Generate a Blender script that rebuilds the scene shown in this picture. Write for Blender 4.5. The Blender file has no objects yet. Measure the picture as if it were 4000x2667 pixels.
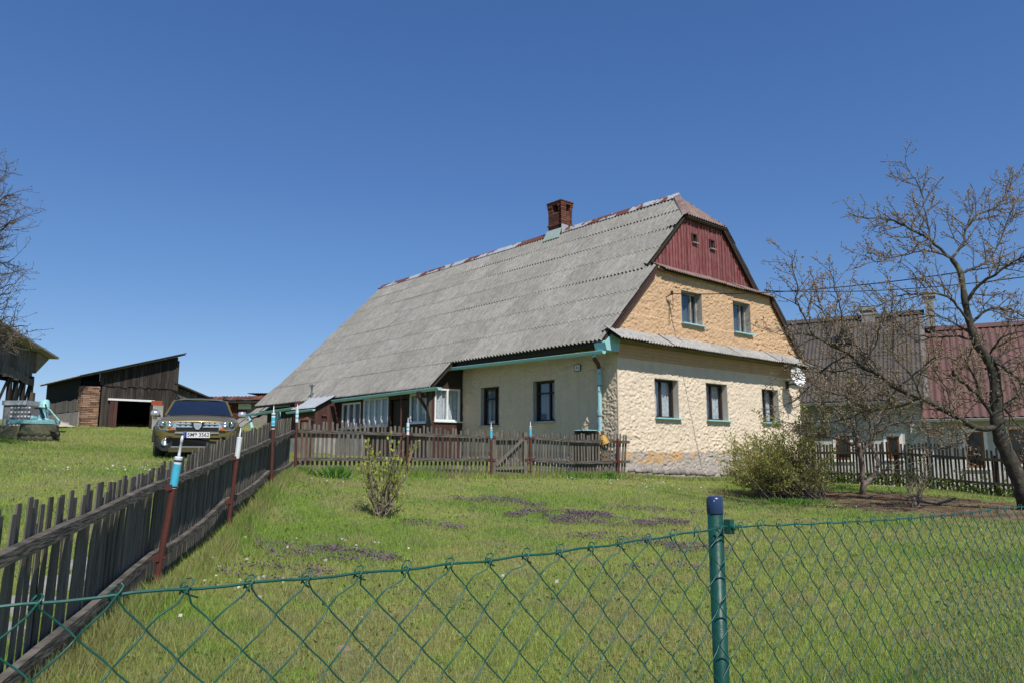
import bpy, math, random
import numpy as np
from mathutils import Matrix, Vector
random.seed(7); rng = np.random.default_rng(11)
scn = bpy.context.scene
COL = scn.collection

# ------------------------------------------------------------------ camera, sky, sun, exposure
EYE = 1.6; FPX = 2887.0; PITCH = .1459
cam_d = bpy.data.cameras.new('camera'); cam = bpy.data.objects.new('camera', cam_d); COL.objects.link(cam)
cam_d.sensor_width = 36; cam_d.lens = FPX/4000*36
cam_d.clip_start = .05; cam_d.clip_end = 3000
cam.location = (0, 0, EYE); cam.rotation_euler = (math.pi/2+PITCH, 0, 0)
scn.camera = cam
AZ = .8501
RX, RY = math.sin(AZ), math.cos(AZ)            # along the gable, to the right and away
LX, LY = -RY, RX                               # along the long facade, to the left and away
sun_local = (-.345, -1.0, 1.33)                 # (gable axis, facade axis, up)
SUN = Vector((RX*sun_local[0]+LX*sun_local[1], RY*sun_local[0]+LY*sun_local[1], sun_local[2])).normalized()
world = bpy.data.worlds.new('World'); scn.world = world; world.use_nodes = True
wn = world.node_tree.nodes; wl = world.node_tree.links
bg = wn['Background']; sky = wn.new('ShaderNodeTexSky'); sky.sky_type = 'NISHITA'; sky.sun_disc = False
sky.sun_elevation = math.asin(SUN.z); sky.sun_rotation = math.atan2(SUN.x, SUN.y)
sky.altitude = 600; sky.air_density = 1.0; sky.dust_density = 0; sky.ozone_density = 6.0
# the clear spring sky: the whole dome graded per channel towards the deeper blue of the photograph
sep = wn.new('ShaderNodeSeparateColor'); cmb = wn.new('ShaderNodeCombineColor'); wl.new(sky.outputs[0], sep.inputs[0])
for k, (tn, ref, gm) in enumerate(((.69, .45, 1.0), (.90, 1.225, .85), (1.10, 3.35, .70))):
    pw_ = wn.new('ShaderNodeMath'); pw_.operation = 'POWER'; pw_.inputs[1].default_value = gm
    m0 = wn.new('ShaderNodeMath'); m0.operation = 'MULTIPLY'; m0.inputs[1].default_value = tn/ref
    m1 = wn.new('ShaderNodeMath'); m1.operation = 'MULTIPLY'; m1.inputs[1].default_value = ref
    wl.new(sep.outputs[k], m0.inputs[0]); wl.new(m0.outputs[0], pw_.inputs[0]); wl.new(pw_.outputs[0], m1.inputs[0]); wl.new(m1.outputs[0], cmb.inputs[k])
wl.new(cmb.outputs[0], bg.inputs[0]); bg.inputs[1].default_value = .12
sun_d = bpy.data.lights.new('sun', 'SUN'); sun = bpy.data.objects.new('sun', sun_d); COL.objects.link(sun)
sun_d.energy = 4.9; sun_d.angle = math.radians(.53); sun_d.color = (1, .95, .87)
sun.rotation_euler = SUN.to_track_quat('Z', 'Y').to_euler(); sun.location = SUN*60
scn.view_settings.view_transform = 'Standard'; scn.view_settings.look = 'None'
scn.view_settings.gamma = 1; scn.view_settings.exposure = 0; scn.view_settings.use_curve_mapping = False
scn.render.engine = 'CYCLES'
scn.cycles.max_bounces = 8; scn.cycles.transparent_max_bounces = 16

# ------------------------------------------------------------------ places
C0 = (2.4358, 17.0); Z0 = EYE-.5515
def hw(x, y, z): return (C0[0]+RX*x+LX*y, C0[1]+RY*x+LY*y, Z0+z)       # house coordinates to the world
HM = Matrix(((RX, LX, 0, C0[0]), (RY, LY, 0, C0[1]), (0, 0, 1, Z0), (0, 0, 0, 1)))
_c, _s = math.cos(PITCH), math.sin(PITCH)
def ray(px, py):
    X = (px-2000)/FPX; U = -(py-1333.5)/FPX
    return (X, _c-U*_s, _s+U*_c)
def at(px, py, y):
    """the point of the place that the surveyed photo position (4000 wide) shows at distance y"""
    r = ray(px, py); k = y/r[1]
    return (r[0]*k, y, r[2]*k+EYE)

# ------------------------------------------------------------------ noise
def _hash(ix, iy, seed):
    h = (ix.astype(np.int64)*374761393+iy.astype(np.int64)*668265263+seed*1274126177) & 0x7fffffff
    h = ((h ^ (h >> 13))*1274126177) & 0x7fffffff
    h = ((h ^ (h >> 16))*668265263) & 0x7fffffff
    return (h & 0xffff)/65535.0
def vnoise(x, y, seed=0):
    ix = np.floor(x); iy = np.floor(y); fx = x-ix; fy = y-iy
    fx = fx*fx*(3-2*fx); fy = fy*fy*(3-2*fy)
    a = _hash(ix, iy, seed); b = _hash(ix+1, iy, seed); c = _hash(ix, iy+1, seed); d = _hash(ix+1, iy+1, seed)
    return (a*(1-fx)+b*fx)*(1-fy)+(c*(1-fx)+d*fx)*fy
def fbm(x, y, seed=0, o=4):
    t = 0; a = .5; n = 0
    for k in range(o):
        t = t+a*vnoise(x*2**k, y*2**k, seed+k*17); n += a; a *= .5
    return t/n
def worley(x, y, seed=0):
    ix = np.floor(x); iy = np.floor(y); f1 = np.full(x.shape, 9.); f2 = np.full(x.shape, 9.); cid = np.zeros(x.shape)
    for dx in (-1, 0, 1):
        for dy in (-1, 0, 1):
            cx = ix+dx; cy = iy+dy
            px = cx+_hash(cx, cy, seed); py = cy+_hash(cx, cy, seed+5)
            d = np.hypot(px-x, py-y); near = d < f1
            f2 = np.where(near, f1, np.minimum(f2, d)); cid = np.where(near, _hash(cx, cy, seed+9), cid); f1 = np.where(near, d, f1)
    return f1, f2, cid

# ------------------------------------------------------------------ ground height (smooth surface through surveyed points)
_cp = [at(*p) for p in ((260,2667,3.52),(600,2310,5.3),(890,2070,7.9),(1060,1900,10.1),(1150,1850,13.0),(1990,1862,14.95),
       (2420,1855,16.2),(2424,1856,17),(2876,1872,20.2),(3050,1960,15.8),(3368,1920,16),(3583,1900,19.5),(3919,1946,18),(4000,1995,13),
       (1490,2020,9.4),(600,1789,15.9),(880,1793,15.9),(150,1720,22),(460,1674,31),(187,1634,38),(0,1960,8),(2000,2667,3.6),(3900,2667,3.7),(2600,2250,6.6))]
_cp += [(0,0,.32),(3,1.5,.38),(-3,0,.25),(8,6,.55),(-8.8,30,1.6),(12,30,.6),(16,10,.45),(-25,20,2.2),(-30,40,3.2),(-12,40,2.8),(0,45,2),(20,40,.5),
        hw(0,6,.3),hw(-.5,14,.42),hw(10,0,-.55)]
_cp = np.array(_cp)
def _tps(r2): return np.where(r2 > 1e-9, r2*np.log(np.maximum(r2, 1e-9)), 0)
def _solve():
    n = len(_cp); X = _cp[:, :2]
    K = _tps(((X[:, None]-X[None])**2).sum(-1))+np.eye(n)*3.0
    P = np.c_[np.ones(n), X]
    A = np.block([[K, P], [P.T, np.zeros((3, 3))]])
    return np.linalg.solve(A, np.r_[_cp[:, 2], 0, 0, 0])
_w = _solve()
def ground(x, y):
    x = np.asarray(x, float); y = np.asarray(y, float); sh = x.shape; x = x.ravel(); y = y.ravel()
    z = _w[-3]+_w[-2]*x+_w[-1]*y
    for i, c in enumerate(_cp): z = z+_w[i]*_tps((x-c[0])**2+(y-c[1])**2)
    r = np.hypot(x, y-18); k = np.clip((r-28)/30, 0, 1); k = k*k*(3-2*k)
    z = z*(1-k)+(-2.5)*k
    return z.reshape(sh)
def G(x, y): return float(ground(np.array([x]), np.array([y]))[0])
def ghit(px, py, y0=2.5, y1=60):
    """where the line of sight through a surveyed photo position meets the ground"""
    ys = np.linspace(y0, y1, 3000); r = ray(px, py); k = ys/r[1]
    d = r[2]*k+EYE-ground(r[0]*k, ys)
    i = int(np.argmax(d < 0)) if (d < 0).any() else -1
    return (r[0]*k[i], float(ys[i]), float(ground(np.array([r[0]*k[i]]), np.array([ys[i]]))[0]))

# ------------------------------------------------------------------ objects
WM = {}
I4 = Matrix.Identity(4)
def T(x, y, z): return Matrix.Translation((x, y, z))
def RZ(a): return Matrix.Rotation(a, 4, 'Z')
def tag(o, label=None, cat=None, group=None, kind=None):
    if label: o['label'] = label
    if cat: o['category'] = cat
    if group: o['group'] = group
    if kind: o['kind'] = kind
    return o
def place(o, parent=None, world=I4):
    if o.name not in COL.objects: COL.objects.link(o)
    if parent is not None:
        o.parent = parent; o.matrix_parent_inverse = WM[parent].inverted()
    o.matrix_basis = world; WM[o] = world.copy(); return o
def thing(name, label, cat, world=I4, group=None):
    o = bpy.data.objects.new(name, None); o.empty_display_size = .2
    place(o, None, world); return tag(o, label, cat, group)
def dup(src, parent, world, name=None):
    o = src.copy(); o.parent = None
    if name: o.name = name
    return place(o, parent, world)
def frame(o, ex, ey, ez):
    return Matrix(((ex[0], ey[0], ez[0], o[0]), (ex[1], ey[1], ez[1], o[1]), (ex[2], ey[2], ez[2], o[2]), (0, 0, 0, 1)))
def V(a): return np.array(a, float)
def nrm(a): a = V(a); return a/max(np.linalg.norm(a), 1e-9)

class MB:
    def __init__(s): s.v = []; s.f = []; s.mi = []; s.m = 0; s.n = 0
    def add(s, v, f):
        v = np.asarray(v, float).reshape(-1, 3); s.v.append(v)
        s.f.extend([tuple(int(i)+s.n for i in q) for q in f]); s.mi.extend([s.m]*len(f)); s.n += len(v); return s
    def box(s, lo, hi, M=None, taper=1.0):
        (a, b, c), (d, e, f) = lo, hi
        v = np.array([(a,b,c),(d,b,c),(d,e,c),(a,e,c),(a,b,f),(d,b,f),(d,e,f),(a,e,f)], float)
        if taper != 1.0:
            m = (v[4:]).mean(0); v[4:, :2] = m[:2]+(v[4:, :2]-m[:2])*taper
        if M is not None: v = np.array([(M @ Vector(p))[:] for p in v])
        return s.add(v, [(0,3,2,1),(4,5,6,7),(0,1,5,4),(1,2,6,5),(2,3,7,6),(3,0,4,7)])
    def beam(s, p, q, w, h, up=(0, 0, 1)):
        p = V(p); q = V(q); t = nrm(q-p); sd = np.cross(t, V(up)); sd = nrm(sd) if np.linalg.norm(sd) > 1e-6 else V((1, 0, 0)); u = np.cross(sd, t)
        c = [(-1,-1),(1,-1),(1,1),(-1,1)]
        v = [o+sd*w/2*a+u*h/2*b for o in (p, q) for a, b in c]
        return s.add(v, [(0,3,2,1),(4,5,6,7),(0,1,5,4),(1,2,6,5),(2,3,7,6),(3,0,4,7)])
    def tube(s, pts, r, n=6, cap=True):
        P = np.asarray(pts, float); k = len(P); r = np.broadcast_to(np.asarray(r, float), (k,))
        t = np.gradient(P, axis=0); t /= np.maximum(np.linalg.norm(t, axis=1, keepdims=True), 1e-9)
        m = t.mean(0); up = np.eye(3)[int(np.argmin(np.abs(m)))]
        a = np.cross(t, up); a /= np.maximum(np.linalg.norm(a, axis=1, keepdims=True), 1e-9); b = np.cross(t, a)
        th = np.arange(n)*2*math.pi/n
        v = P[:, None]+r[:, None, None]*(a[:, None]*np.cos(th)[None, :, None]+b[:, None]*np.sin(th)[None, :, None])
        f = []
        for i in range(k-1):
            for j in range(n):
                j2 = (j+1) % n; f.append((i*n+j, i*n+j2, (i+1)*n+j2, (i+1)*n+j))
        if cap: f += [tuple(range(n))[::-1], tuple(range((k-1)*n, k*n))]
        return s.add(v, f)
    def cyl(s, p, q, r, n=12, r2=None): return s.tube([p, q], [r, r if r2 is None else r2], n)
    def lathe(s, prof, n=16, M=None, cap=True):
        v = []; k = len(prof)
        for rr, z in prof:
            for j in range(n): v.append((rr*math.cos(2*math.pi*j/n), rr*math.sin(2*math.pi*j/n), z))
        v = np.array(v, float)
        if M is not None: v = np.array([(M @ Vector(p))[:] for p in v])
        f = [(i*n+j, i*n+(j+1) % n, (i+1)*n+(j+1) % n, (i+1)*n+j) for i in range(k-1) for j in range(n)]
        if cap: f += [tuple(range(n))[::-1], tuple(range((k-1)*n, k*n))]
        return s.add(v, f)
    def quad(s, a, b, c, d): return s.add([a, b, c, d], [(0, 1, 2, 3)])
    def prism(s, poly, off):
        """polygon (list of 3-D points) pushed by the vector off"""
        P = V(poly); n = len(P); Q = P+V(off)
        return s.add(np.r_[P, Q], [tuple(range(n))[::-1], tuple(range(n, 2*n))]+[(i, (i+1) % n, n+(i+1) % n, n+i) for i in range(n)])
    def mesh(s, name, mats, smooth=False):
        me = bpy.data.meshes.new(name); v = np.concatenate(s.v) if s.v else np.zeros((0, 3))
        me.from_pydata(v.tolist(), [], s.f)
        for m in (mats if isinstance(mats, (list, tuple)) else [mats]): me.materials.append(m)
        if any(s.mi): me.polygons.foreach_set('material_index', s.mi)
        if smooth: me.polygons.foreach_set('use_smooth', [True]*len(me.polygons))
        me.update(); return me
    def build(s, name, mats, parent=None, world=I4, smooth=False):
        return place(bpy.data.objects.new(name, s.mesh(name, mats, smooth)), parent, world)
def fastmesh(name, v, tris, mat, smooth=False, col=None):
    me = bpy.data.meshes.new(name); v = np.asarray(v, np.float32); tris = np.asarray(tris, np.int32); k = tris.shape[1]
    me.vertices.add(len(v)); me.vertices.foreach_set('co', v.ravel())
    me.loops.add(tris.size); me.loops.foreach_set('vertex_index', tris.ravel())
    me.polygons.add(len(tris)); me.polygons.foreach_set('loop_start', np.arange(len(tris), dtype=np.int32)*k)
    me.materials.append(mat)
    if smooth: me.polygons.foreach_set('use_smooth', np.ones(len(tris), bool))
    me.update(calc_edges=True); me.validate()
    if col is not None:
        ca = me.color_attributes.new('Col', 'FLOAT_COLOR', 'POINT')
        c4 = np.ones((len(v), 4), np.float32); c4[:, :3] = col; ca.data.foreach_set('color', c4.ravel())
    return me

# ------------------------------------------------------------------ materials
def nt(name):
    m = bpy.data.materials.new(name); m.use_nodes = True
    return m, m.node_tree.nodes, m.node_tree.links, m.node_tree.nodes['Principled BSDF']
def mk(name, c1, c2=None, scale=4, rough=.8, metal=0, bump=0, bscale=30, stretch=(1, 1, 1), coord='pos', rnd=.0, spec=.3, lo=.35, hi=.65, detail=6, speck=None, coat=0):
    m, N, L, B = nt(name)
    B.inputs['Roughness'].default_value = rough; B.inputs['Metallic'].default_value = metal
    B.inputs['Specular IOR Level'].default_value = spec
    if coat: B.inputs['Coat Weight'].default_value = coat; B.inputs['Coat Roughness'].default_value = .04
    if coord == 'pos': src = N.new('ShaderNodeNewGeometry').outputs['Position']
    else: src = N.new('ShaderNodeTexCoord').outputs['Object']
    oi = N.new('ShaderNodeObjectInfo')
    if coord == 'obj':
        ad = N.new('ShaderNodeVectorMath'); ad.operation = 'ADD'
        ml = N.new('ShaderNodeVectorMath'); ml.operation = 'SCALE'; ml.inputs['Scale'].default_value = 37
        cx = N.new('ShaderNodeCombineXYZ')
        for k in range(3): L.new(oi.outputs['Random'], cx.inputs[k])
        L.new(cx.outputs[0], ml.inputs[0]); L.new(src, ad.inputs[0]); L.new(ml.outputs[0], ad.inputs[1]); src = ad.outputs[0]
    mp = N.new('ShaderNodeMapping'); mp.inputs['Scale'].default_value = stretch; L.new(src, mp.inputs['Vector'])
    no = N.new('ShaderNodeTexNoise'); no.inputs['Scale'].default_value = scale; no.inputs['Detail'].default_value = detail
    no.inputs['Roughness'].default_value = .62
    L.new(mp.outputs[0], no.inputs['Vector'])
    rp = N.new('ShaderNodeValToRGB'); rp.color_ramp.elements[0].position = lo; rp.color_ramp.elements[1].position = hi
    rp.color_ramp.elements[0].color = (*c1, 1); rp.color_ramp.elements[1].color = (*(c2 or tuple(x*.75 for x in c1)), 1)
    L.new(no.outputs['Fac'], rp.inputs['Fac']); out = rp.outputs['Color']
    if speck:
        s2 = N.new('ShaderNodeTexNoise'); s2.inputs['Scale'].default_value = speck[1]; s2.inputs['Detail'].default_value = 3
        L.new(mp.outputs[0] if len(speck) < 5 else src, s2.inputs['Vector'])
        r2 = N.new('ShaderNodeValToRGB'); r2.color_ramp.elements[0].position = speck[2]; r2.color_ramp.elements[1].position = speck[3]
        L.new(s2.outputs['Fac'], r2.inputs['Fac'])
        mx = N.new('ShaderNodeMix'); mx.data_type = 'RGBA'; L.new(r2.outputs['Color'], mx.inputs['Factor'])
        L.new(out, mx.inputs['A']); mx.inputs['B'].default_value = (*speck[0], 1); out = mx.outputs['Result']
    if rnd:
        mr = N.new('ShaderNodeMapRange'); mr.inputs['To Min'].default_value = 1-rnd; mr.inputs['To Max'].default_value = 1+rnd
        L.new(oi.outputs['Random'], mr.inputs['Value'])
        sc = N.new('ShaderNodeVectorMath'); sc.operation = 'SCALE'; L.new(out, sc.inputs[0]); L.new(mr.outputs[0], sc.inputs['Scale']); out = sc.outputs[0]
    L.new(out, B.inputs['Base Color'])
    if bump:
        n3 = N.new('ShaderNodeTexNoise'); n3.inputs['Scale'].default_value = bscale; n3.inputs['Detail'].default_value = 5
        L.new(mp.outputs[0], n3.inputs['Vector'])
        bp = N.new('ShaderNodeBump'); bp.inputs['Strength'].default_value = bump; bp.inputs['Distance'].default_value = .02
        L.new(n3.outputs['Fac'], bp.inputs['Height']); L.new(bp.outputs[0], B.inputs['Normal'])
    return m
def attrmat(name, rough=.8, trans=.0, tmul=(1, 1, 1), spec=.2):
    m, N, L, B = nt(name); a = N.new('ShaderNodeAttribute'); a.attribute_name = 'Col'
    L.new(a.outputs['Color'], B.inputs['Base Color']); B.inputs['Roughness'].default_value = rough
    B.inputs['Specular IOR Level'].default_value = spec
    if trans:
        t = N.new('ShaderNodeBsdfTranslucent'); x = N.new('ShaderNodeMixShader'); x.inputs[0].default_value = trans
        L.new(a.outputs['Color'], t.inputs['Color']); L.new(B.outputs[0], x.inputs[1]); L.new(t.outputs[0], x.inputs[2])
        L.new(x.outputs[0], N['Material Output'].inputs['Surface'])
    return m
def glassmat(name, tint=(.9, .93, .95), refl=.05, rough=.02):
    m, N, L, B = nt(name); N.remove(B)
    tr = N.new('ShaderNodeBsdfTransparent'); tr.inputs[0].default_value = (*tint, 1)
    gl = N.new('ShaderNodeBsdfGlossy'); gl.inputs['Roughness'].default_value = rough
    lw = N.new('ShaderNodeLayerWeight'); lw.inputs['Blend'].default_value = .5
    fr = N.new('ShaderNodeMath'); fr.operation = 'POWER'; fr.inputs[1].default_value = 4.0; L.new(lw.outputs['Facing'], fr.inputs[0])
    ad = N.new('ShaderNodeMath'); ad.operation = 'MULTIPLY_ADD'; ad.inputs[1].default_value = .75; ad.inputs[2].default_value = refl; ad.use_clamp = True
    bp = N.new('ShaderNodeBump'); bp.inputs['Strength'].default_value = .05; nz = N.new('ShaderNodeTexNoise'); nz.inputs['Scale'].default_value = 3
    L.new(nz.outputs['Fac'], bp.inputs['Height']); L.new(bp.outputs[0], gl.inputs['Normal'])
    x = N.new('ShaderNodeMixShader'); L.new(fr.outputs[0], ad.inputs[0]); L.new(ad.outputs[0], x.inputs[0]); L.new(tr.outputs[0], x.inputs[1]); L.new(gl.outputs[0], x.inputs[2])
    L.new(x.outputs[0], N['Material Output'].inputs['Surface']); return m

M = {}
def roofmat(name, c1, c2, c3):
    m, N, L, B = nt(name); geo = N.new('ShaderNodeNewGeometry'); tc = N.new('ShaderNodeTexCoord'); oi = N.new('ShaderNodeObjectInfo')
    def noise(src, sc, det=5, ro=.6):
        n = N.new('ShaderNodeTexNoise'); n.inputs['Scale'].default_value = sc; n.inputs['Detail'].default_value = det; n.inputs['Roughness'].default_value = ro; L.new(src, n.inputs['Vector']); return n.outputs['Fac']
    def ramp(f, a, b, ca, cb):
        r = N.new('ShaderNodeValToRGB'); r.color_ramp.elements[0].position = a; r.color_ramp.elements[1].position = b
        r.color_ramp.elements[0].color = (*ca, 1); r.color_ramp.elements[1].color = (*cb, 1); L.new(f, r.inputs['Fac']); return r.outputs['Color']
    def mix(f, A, Bc, blend='MIX'):
        x = N.new('ShaderNodeMix'); x.data_type = 'RGBA'; x.blend_type = blend
        if isinstance(f, float): x.inputs['Factor'].default_value = f
        else: L.new(f, x.inputs['Factor'])
        L.new(A, x.inputs['A'])
        if isinstance(Bc, tuple): x.inputs['B'].default_value = (*Bc, 1)
        else: L.new(Bc, x.inputs['B'])
        return x.outputs['Result']
    cx = N.new('ShaderNodeCombineXYZ'); ml = N.new('ShaderNodeMath'); ml.operation = 'MULTIPLY'; ml.inputs[1].default_value = 31; L.new(oi.outputs['Random'], ml.inputs[0])
    L.new(ml.outputs[0], cx.inputs[0]); L.new(ml.outputs[0], cx.inputs[1])
    ad = N.new('ShaderNodeVectorMath'); ad.operation = 'ADD'; L.new(tc.outputs['Object'], ad.inputs[0]); L.new(cx.outputs[0], ad.inputs[1])
    mp = N.new('ShaderNodeMapping'); mp.inputs['Scale'].default_value = (20, 3.2, 1); L.new(ad.outputs[0], mp.inputs['Vector'])
    out = ramp(noise(geo.outputs['Position'], .8, 6), .35, .65, c1, c2)                        # weathering over the whole slope
    out = mix(ramp(noise(mp.outputs[0], 1.0, 6, .7), .42, .70, (0, 0, 0), (1, 1, 1)), out, c3)   # run-off streaks down each sheet
    out = mix(ramp(noise(geo.outputs['Position'], 30, 4), .53, .66, (0, 0, 0), (.8, .8, .8)), out, (.155, .15, .13))  # lichen
    out = mix(ramp(noise(geo.outputs['Position'], 9, 3), .70, .76, (0, 0, 0), (.8, .8, .8)), out, (.46, .44, .39))
    out = mix(ramp(noise(geo.outputs['Position'], 1.7, 4), .60, .74, (0, 0, 0), (.5, .5, .5)), out, (.22, .21, .145))
    mr = N.new('ShaderNodeMapRange'); mr.inputs['To Min'].default_value = .91; mr.inputs['To Max'].default_value = 1.08; L.new(oi.outputs['Random'], mr.inputs['Value'])
    sc = N.new('ShaderNodeVectorMath'); sc.operation = 'SCALE'; L.new(out, sc.inputs[0]); L.new(mr.outputs[0], sc.inputs['Scale'])
    L.new(sc.outputs[0], B.inputs['Base Color']); B.inputs['Roughness'].default_value = .95; B.inputs['Specular IOR Level'].default_value = .1
    bp = N.new('ShaderNodeBump'); bp.inputs['Strength'].default_value = .4; bp.inputs['Distance'].default_value = .01; L.new(noise(geo.outputs['Position'], 60, 4), bp.inputs['Height']); L.new(bp.outputs[0], B.inputs['Normal'])
    return m
M['roof'] = roofmat('fibre_cement', (.265, .255, .232), (.32, .31, .285), (.165, .158, .143))
M['roof2'] = mk('fibre_cement_pale', (.40, .38, .35), (.26, .25, .235), scale=7, rough=.95, bump=.5, bscale=60, speck=((.55, .53, .5), 30, .6, .68), rnd=.12)
M['ridge'] = mk('ridge_metal', (.43, .44, .45), (.17, .065, .04), scale=1.6, rough=.6, lo=.495, hi=.52, detail=5, bump=.2, rnd=.08)
M['rust'] = mk('rusty_metal', (.17, .055, .03), (.12, .05, .03), scale=6, rough=.8, bump=.3)
M['hip'] = mk('brown_sheet', (.17, .105, .09), (.26, .19, .165), scale=5, rough=.8, bump=.3)
M['redboard'] = mk('red_paint_board', (.20, .045, .045), (.30, .17, .165), scale=5, rough=.85, stretch=(9, 9, .8), coord='obj', rnd=.22, lo=.42, hi=.72, bump=.4, bscale=30)
M['turq'] = mk('turquoise_paint', (.28, .56, .59), (.34, .61, .63), scale=8, rough=.45, bump=.05)
M['turqrust'] = mk('turquoise_rusting', (.32, .58, .60), (.22, .09, .045), scale=9, rough=.6, lo=.56, hi=.64, bump=.2)
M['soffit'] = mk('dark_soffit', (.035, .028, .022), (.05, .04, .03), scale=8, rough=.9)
M['reveal'] = mk('smooth_render', (.50, .45, .39), (.42, .38, .33), scale=7, rough=.9, bump=.2)
M['frame'] = mk('dark_brown_frame', (.035, .02, .016), (.05, .03, .025), scale=12, rough=.55)
M['wframe'] = mk('white_frame', (.78, .78, .77), (.62, .62, .61), scale=9, rough=.5, lo=.5, hi=.8)
M['greyframe'] = mk('grey_frame', (.42, .40, .37), (.25, .22, .19), scale=9, rough=.7)
M['glass'] = glassmat('window_glass')
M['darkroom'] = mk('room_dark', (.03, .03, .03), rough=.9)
M['curtain'] = mk('lace_curtain', (.80, .80, .80), (.50, .51, .52), scale=26, rough=.9, lo=.42, hi=.6, detail=2)
M['sheer2'] = mk('dusty_net', (.16, .18, .21), (.10, .115, .135), scale=5, rough=.9, stretch=(1, 1, .2))
M['sheer'] = mk('grey_curtain', (.34, .37, .42), (.26, .29, .33), scale=7, rough=.9, stretch=(1, 1, .2))
M['brownwood'] = mk('brown_stained_wood', (.060, .026, .022), (.085, .04, .034), scale=4, rough=.75, stretch=(6, 6, .6), coord='obj', rnd=.2, bump=.2)
M['grey_wood'] = mk('weathered_wood', (.185, .165, .137), (.085, .075, .063), scale=3.5, rough=.9, stretch=(14, 14, 1.2), coord='obj', rnd=.30, bump=.6, bscale=9, lo=.35, hi=.68)
M['dark_wood'] = mk('dark_weathered_wood', (.060, .050, .042), (.024, .020, .018), scale=3.5, rough=.9, stretch=(10, 10, 1.0), coord='obj', rnd=.35, bump=.5, bscale=9)
M['barnboard'] = mk('barn_board', (.028, .023, .020), (.080, .068, .058), scale=2.5, rough=.9, stretch=(8, 8, .8), coord='obj', rnd=.4, bump=.4, lo=.4, hi=.75)
M['postred'] = mk('oxide_red_pipe', (.125, .035, .028), (.075, .032, .026), scale=7, rough=.6, bump=.15)
M['brick'] = mk('old_brick', (.19, .07, .045), (.10, .042, .03), scale=14, rough=.92, coord='obj', rnd=.35, bump=.5)
M['stonebrick'] = mk('mixed_brick_stone', (.33, .17, .10), (.24, .17, .13), scale=8, rough=.95, coord='obj', rnd=.45, bump=.6)
M['mortar'] = mk('mortar', (.30, .27, .23), (.20, .18, .16), scale=9, rough=.95, bump=.4)
M['stone'] = mk('grey_stone', (.36, .32, .28), (.23, .21, .19), scale=6, rough=.95, coord='obj', rnd=.2, bump=.6)
M['concrete'] = mk('concrete', (.34, .33, .31), (.24, .235, .21), scale=4, rough=.92, bump=.3)
M['zinc'] = mk('pale_zinc', (.50, .52, .54), (.40, .42, .44), scale=5, rough=.5, metal=.3)
M['black'] = mk('black_plastic', (.012, .012, .013), (.02, .02, .02), scale=9, rough=.5)
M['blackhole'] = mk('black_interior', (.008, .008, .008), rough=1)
M['white'] = mk('white_plastic', (.80, .80, .79), (.72, .72, .71), scale=9, rough=.35)
M['steel'] = mk('dull_steel', (.35, .35, .36), (.25, .25, .26), scale=9, rough=.4, metal=.8)
def flat(name, c, rough=.5, metal=0, spec=.4, coat=0):
    return mk(name, c, tuple(x*.9 for x in c), scale=11, rough=rough, metal=metal, spec=spec, coat=coat)
# ------------------------------------------------------------------ ground
def soilmask(x, y):
    n = fbm(x*.9, y*.9, 3)
    m = np.zeros_like(x)
    for (cx, cy, rx, ry) in soil_spots:
        d = np.hypot((x-cx)/rx, (y-cy)/ry); m = np.maximum(m, np.clip(1.5-d-(n-.5)*1.6, 0, 1))
    return np.clip(m*1.6, 0, 1)
_sp = [ghit(3330, 1945), ghit(3560, 1960), ghit(3800, 1980), ghit(3060, 1945), ghit(3960, 2010)]
soil_spots = [(p[0], p[1], 1.7, .75) for p in _sp]
def axis(lo, hi, st, far):
    a = list(np.arange(lo, hi+1e-6, st)); g = st*1.5; x = hi
    while x < far: x += g; a.append(x); g *= 1.35
    g = st*1.5; x = lo
    while x > -far: x -= g; a.insert(0, x); g *= 1.35
    return np.array(a)
gx = axis(-24, 18, .2, 900); gy = axis(-1, 40, .2, 900)
GX, GY = np.meshgrid(gx, gy)
GZ = ground(GX, GY)+(fbm(GX*1.7, GY*1.7, 21)-.5)*.07
nx, ny = len(gx), len(gy)
ii = (np.arange(ny-1)[:, None]*nx+np.arange(nx-1)[None]).ravel()
gq = np.c_[ii, ii+1, ii+nx+1, ii+nx]
sm = soilmask(GX.ravel(), GY.ravel())
def lawn_colour(x, y):
    """living turf: fresh green, olive, straw and moss patches; the same function colours the blades"""
    a = fbm(x*.55, y*.55, 31, 4)[:, None]; b = fbm(x*1.9+9, y*1.9, 37, 4)[:, None]; d = fbm(x*6, y*6, 41, 3)[:, None]
    c = V((.345, .40, .105))*np.ones_like(a)
    c = c+(V((.245, .355, .068))-c)*np.clip((a-.48)*6, 0, 1)
    c = c+(V((.42, .36, .165))-c)*np.clip((b-.53)*5, 0, .5)
    c = c+(V((.30, .29, .165))-c)*np.clip((d-.55)*6, 0, .45)
    return c
gcol = lawn_colour(GX.ravel(), GY.ravel())*.62
sc = np.where(vnoise(GX.ravel()*4, GY.ravel()*4, 5)[:, None] > .5, V((.115, .075, .050)), V((.19, .135, .09)))
gcol = gcol*(1-sm[:, None])+sc*sm[:, None]
m, N, L, B = nt('turf')
a = N.new('ShaderNodeAttribute'); a.attribute_name = 'Col'; geo = N.new('ShaderNodeNewGeometry')
n1 = N.new('ShaderNodeTexNoise'); n1.inputs['Scale'].default_value = 22; n1.inputs['Detail'].default_value = 8; n1.inputs['Roughness'].default_value = .7
L.new(geo.outputs['Position'], n1.inputs['Vector'])
mr = N.new('ShaderNodeMapRange'); mr.inputs['From Min'].default_value = .3; mr.inputs['From Max'].default_value = .7; mr.inputs['To Min'].default_value = .55; mr.inputs['To Max'].default_value = 1.4
L.new(n1.outputs['Fac'], mr.inputs['Value'])
vs = N.new('ShaderNodeVectorMath'); vs.operation = 'SCALE'; L.new(a.outputs['Color'], vs.inputs[0]); L.new(mr.outputs[0], vs.inputs['Scale'])
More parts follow.
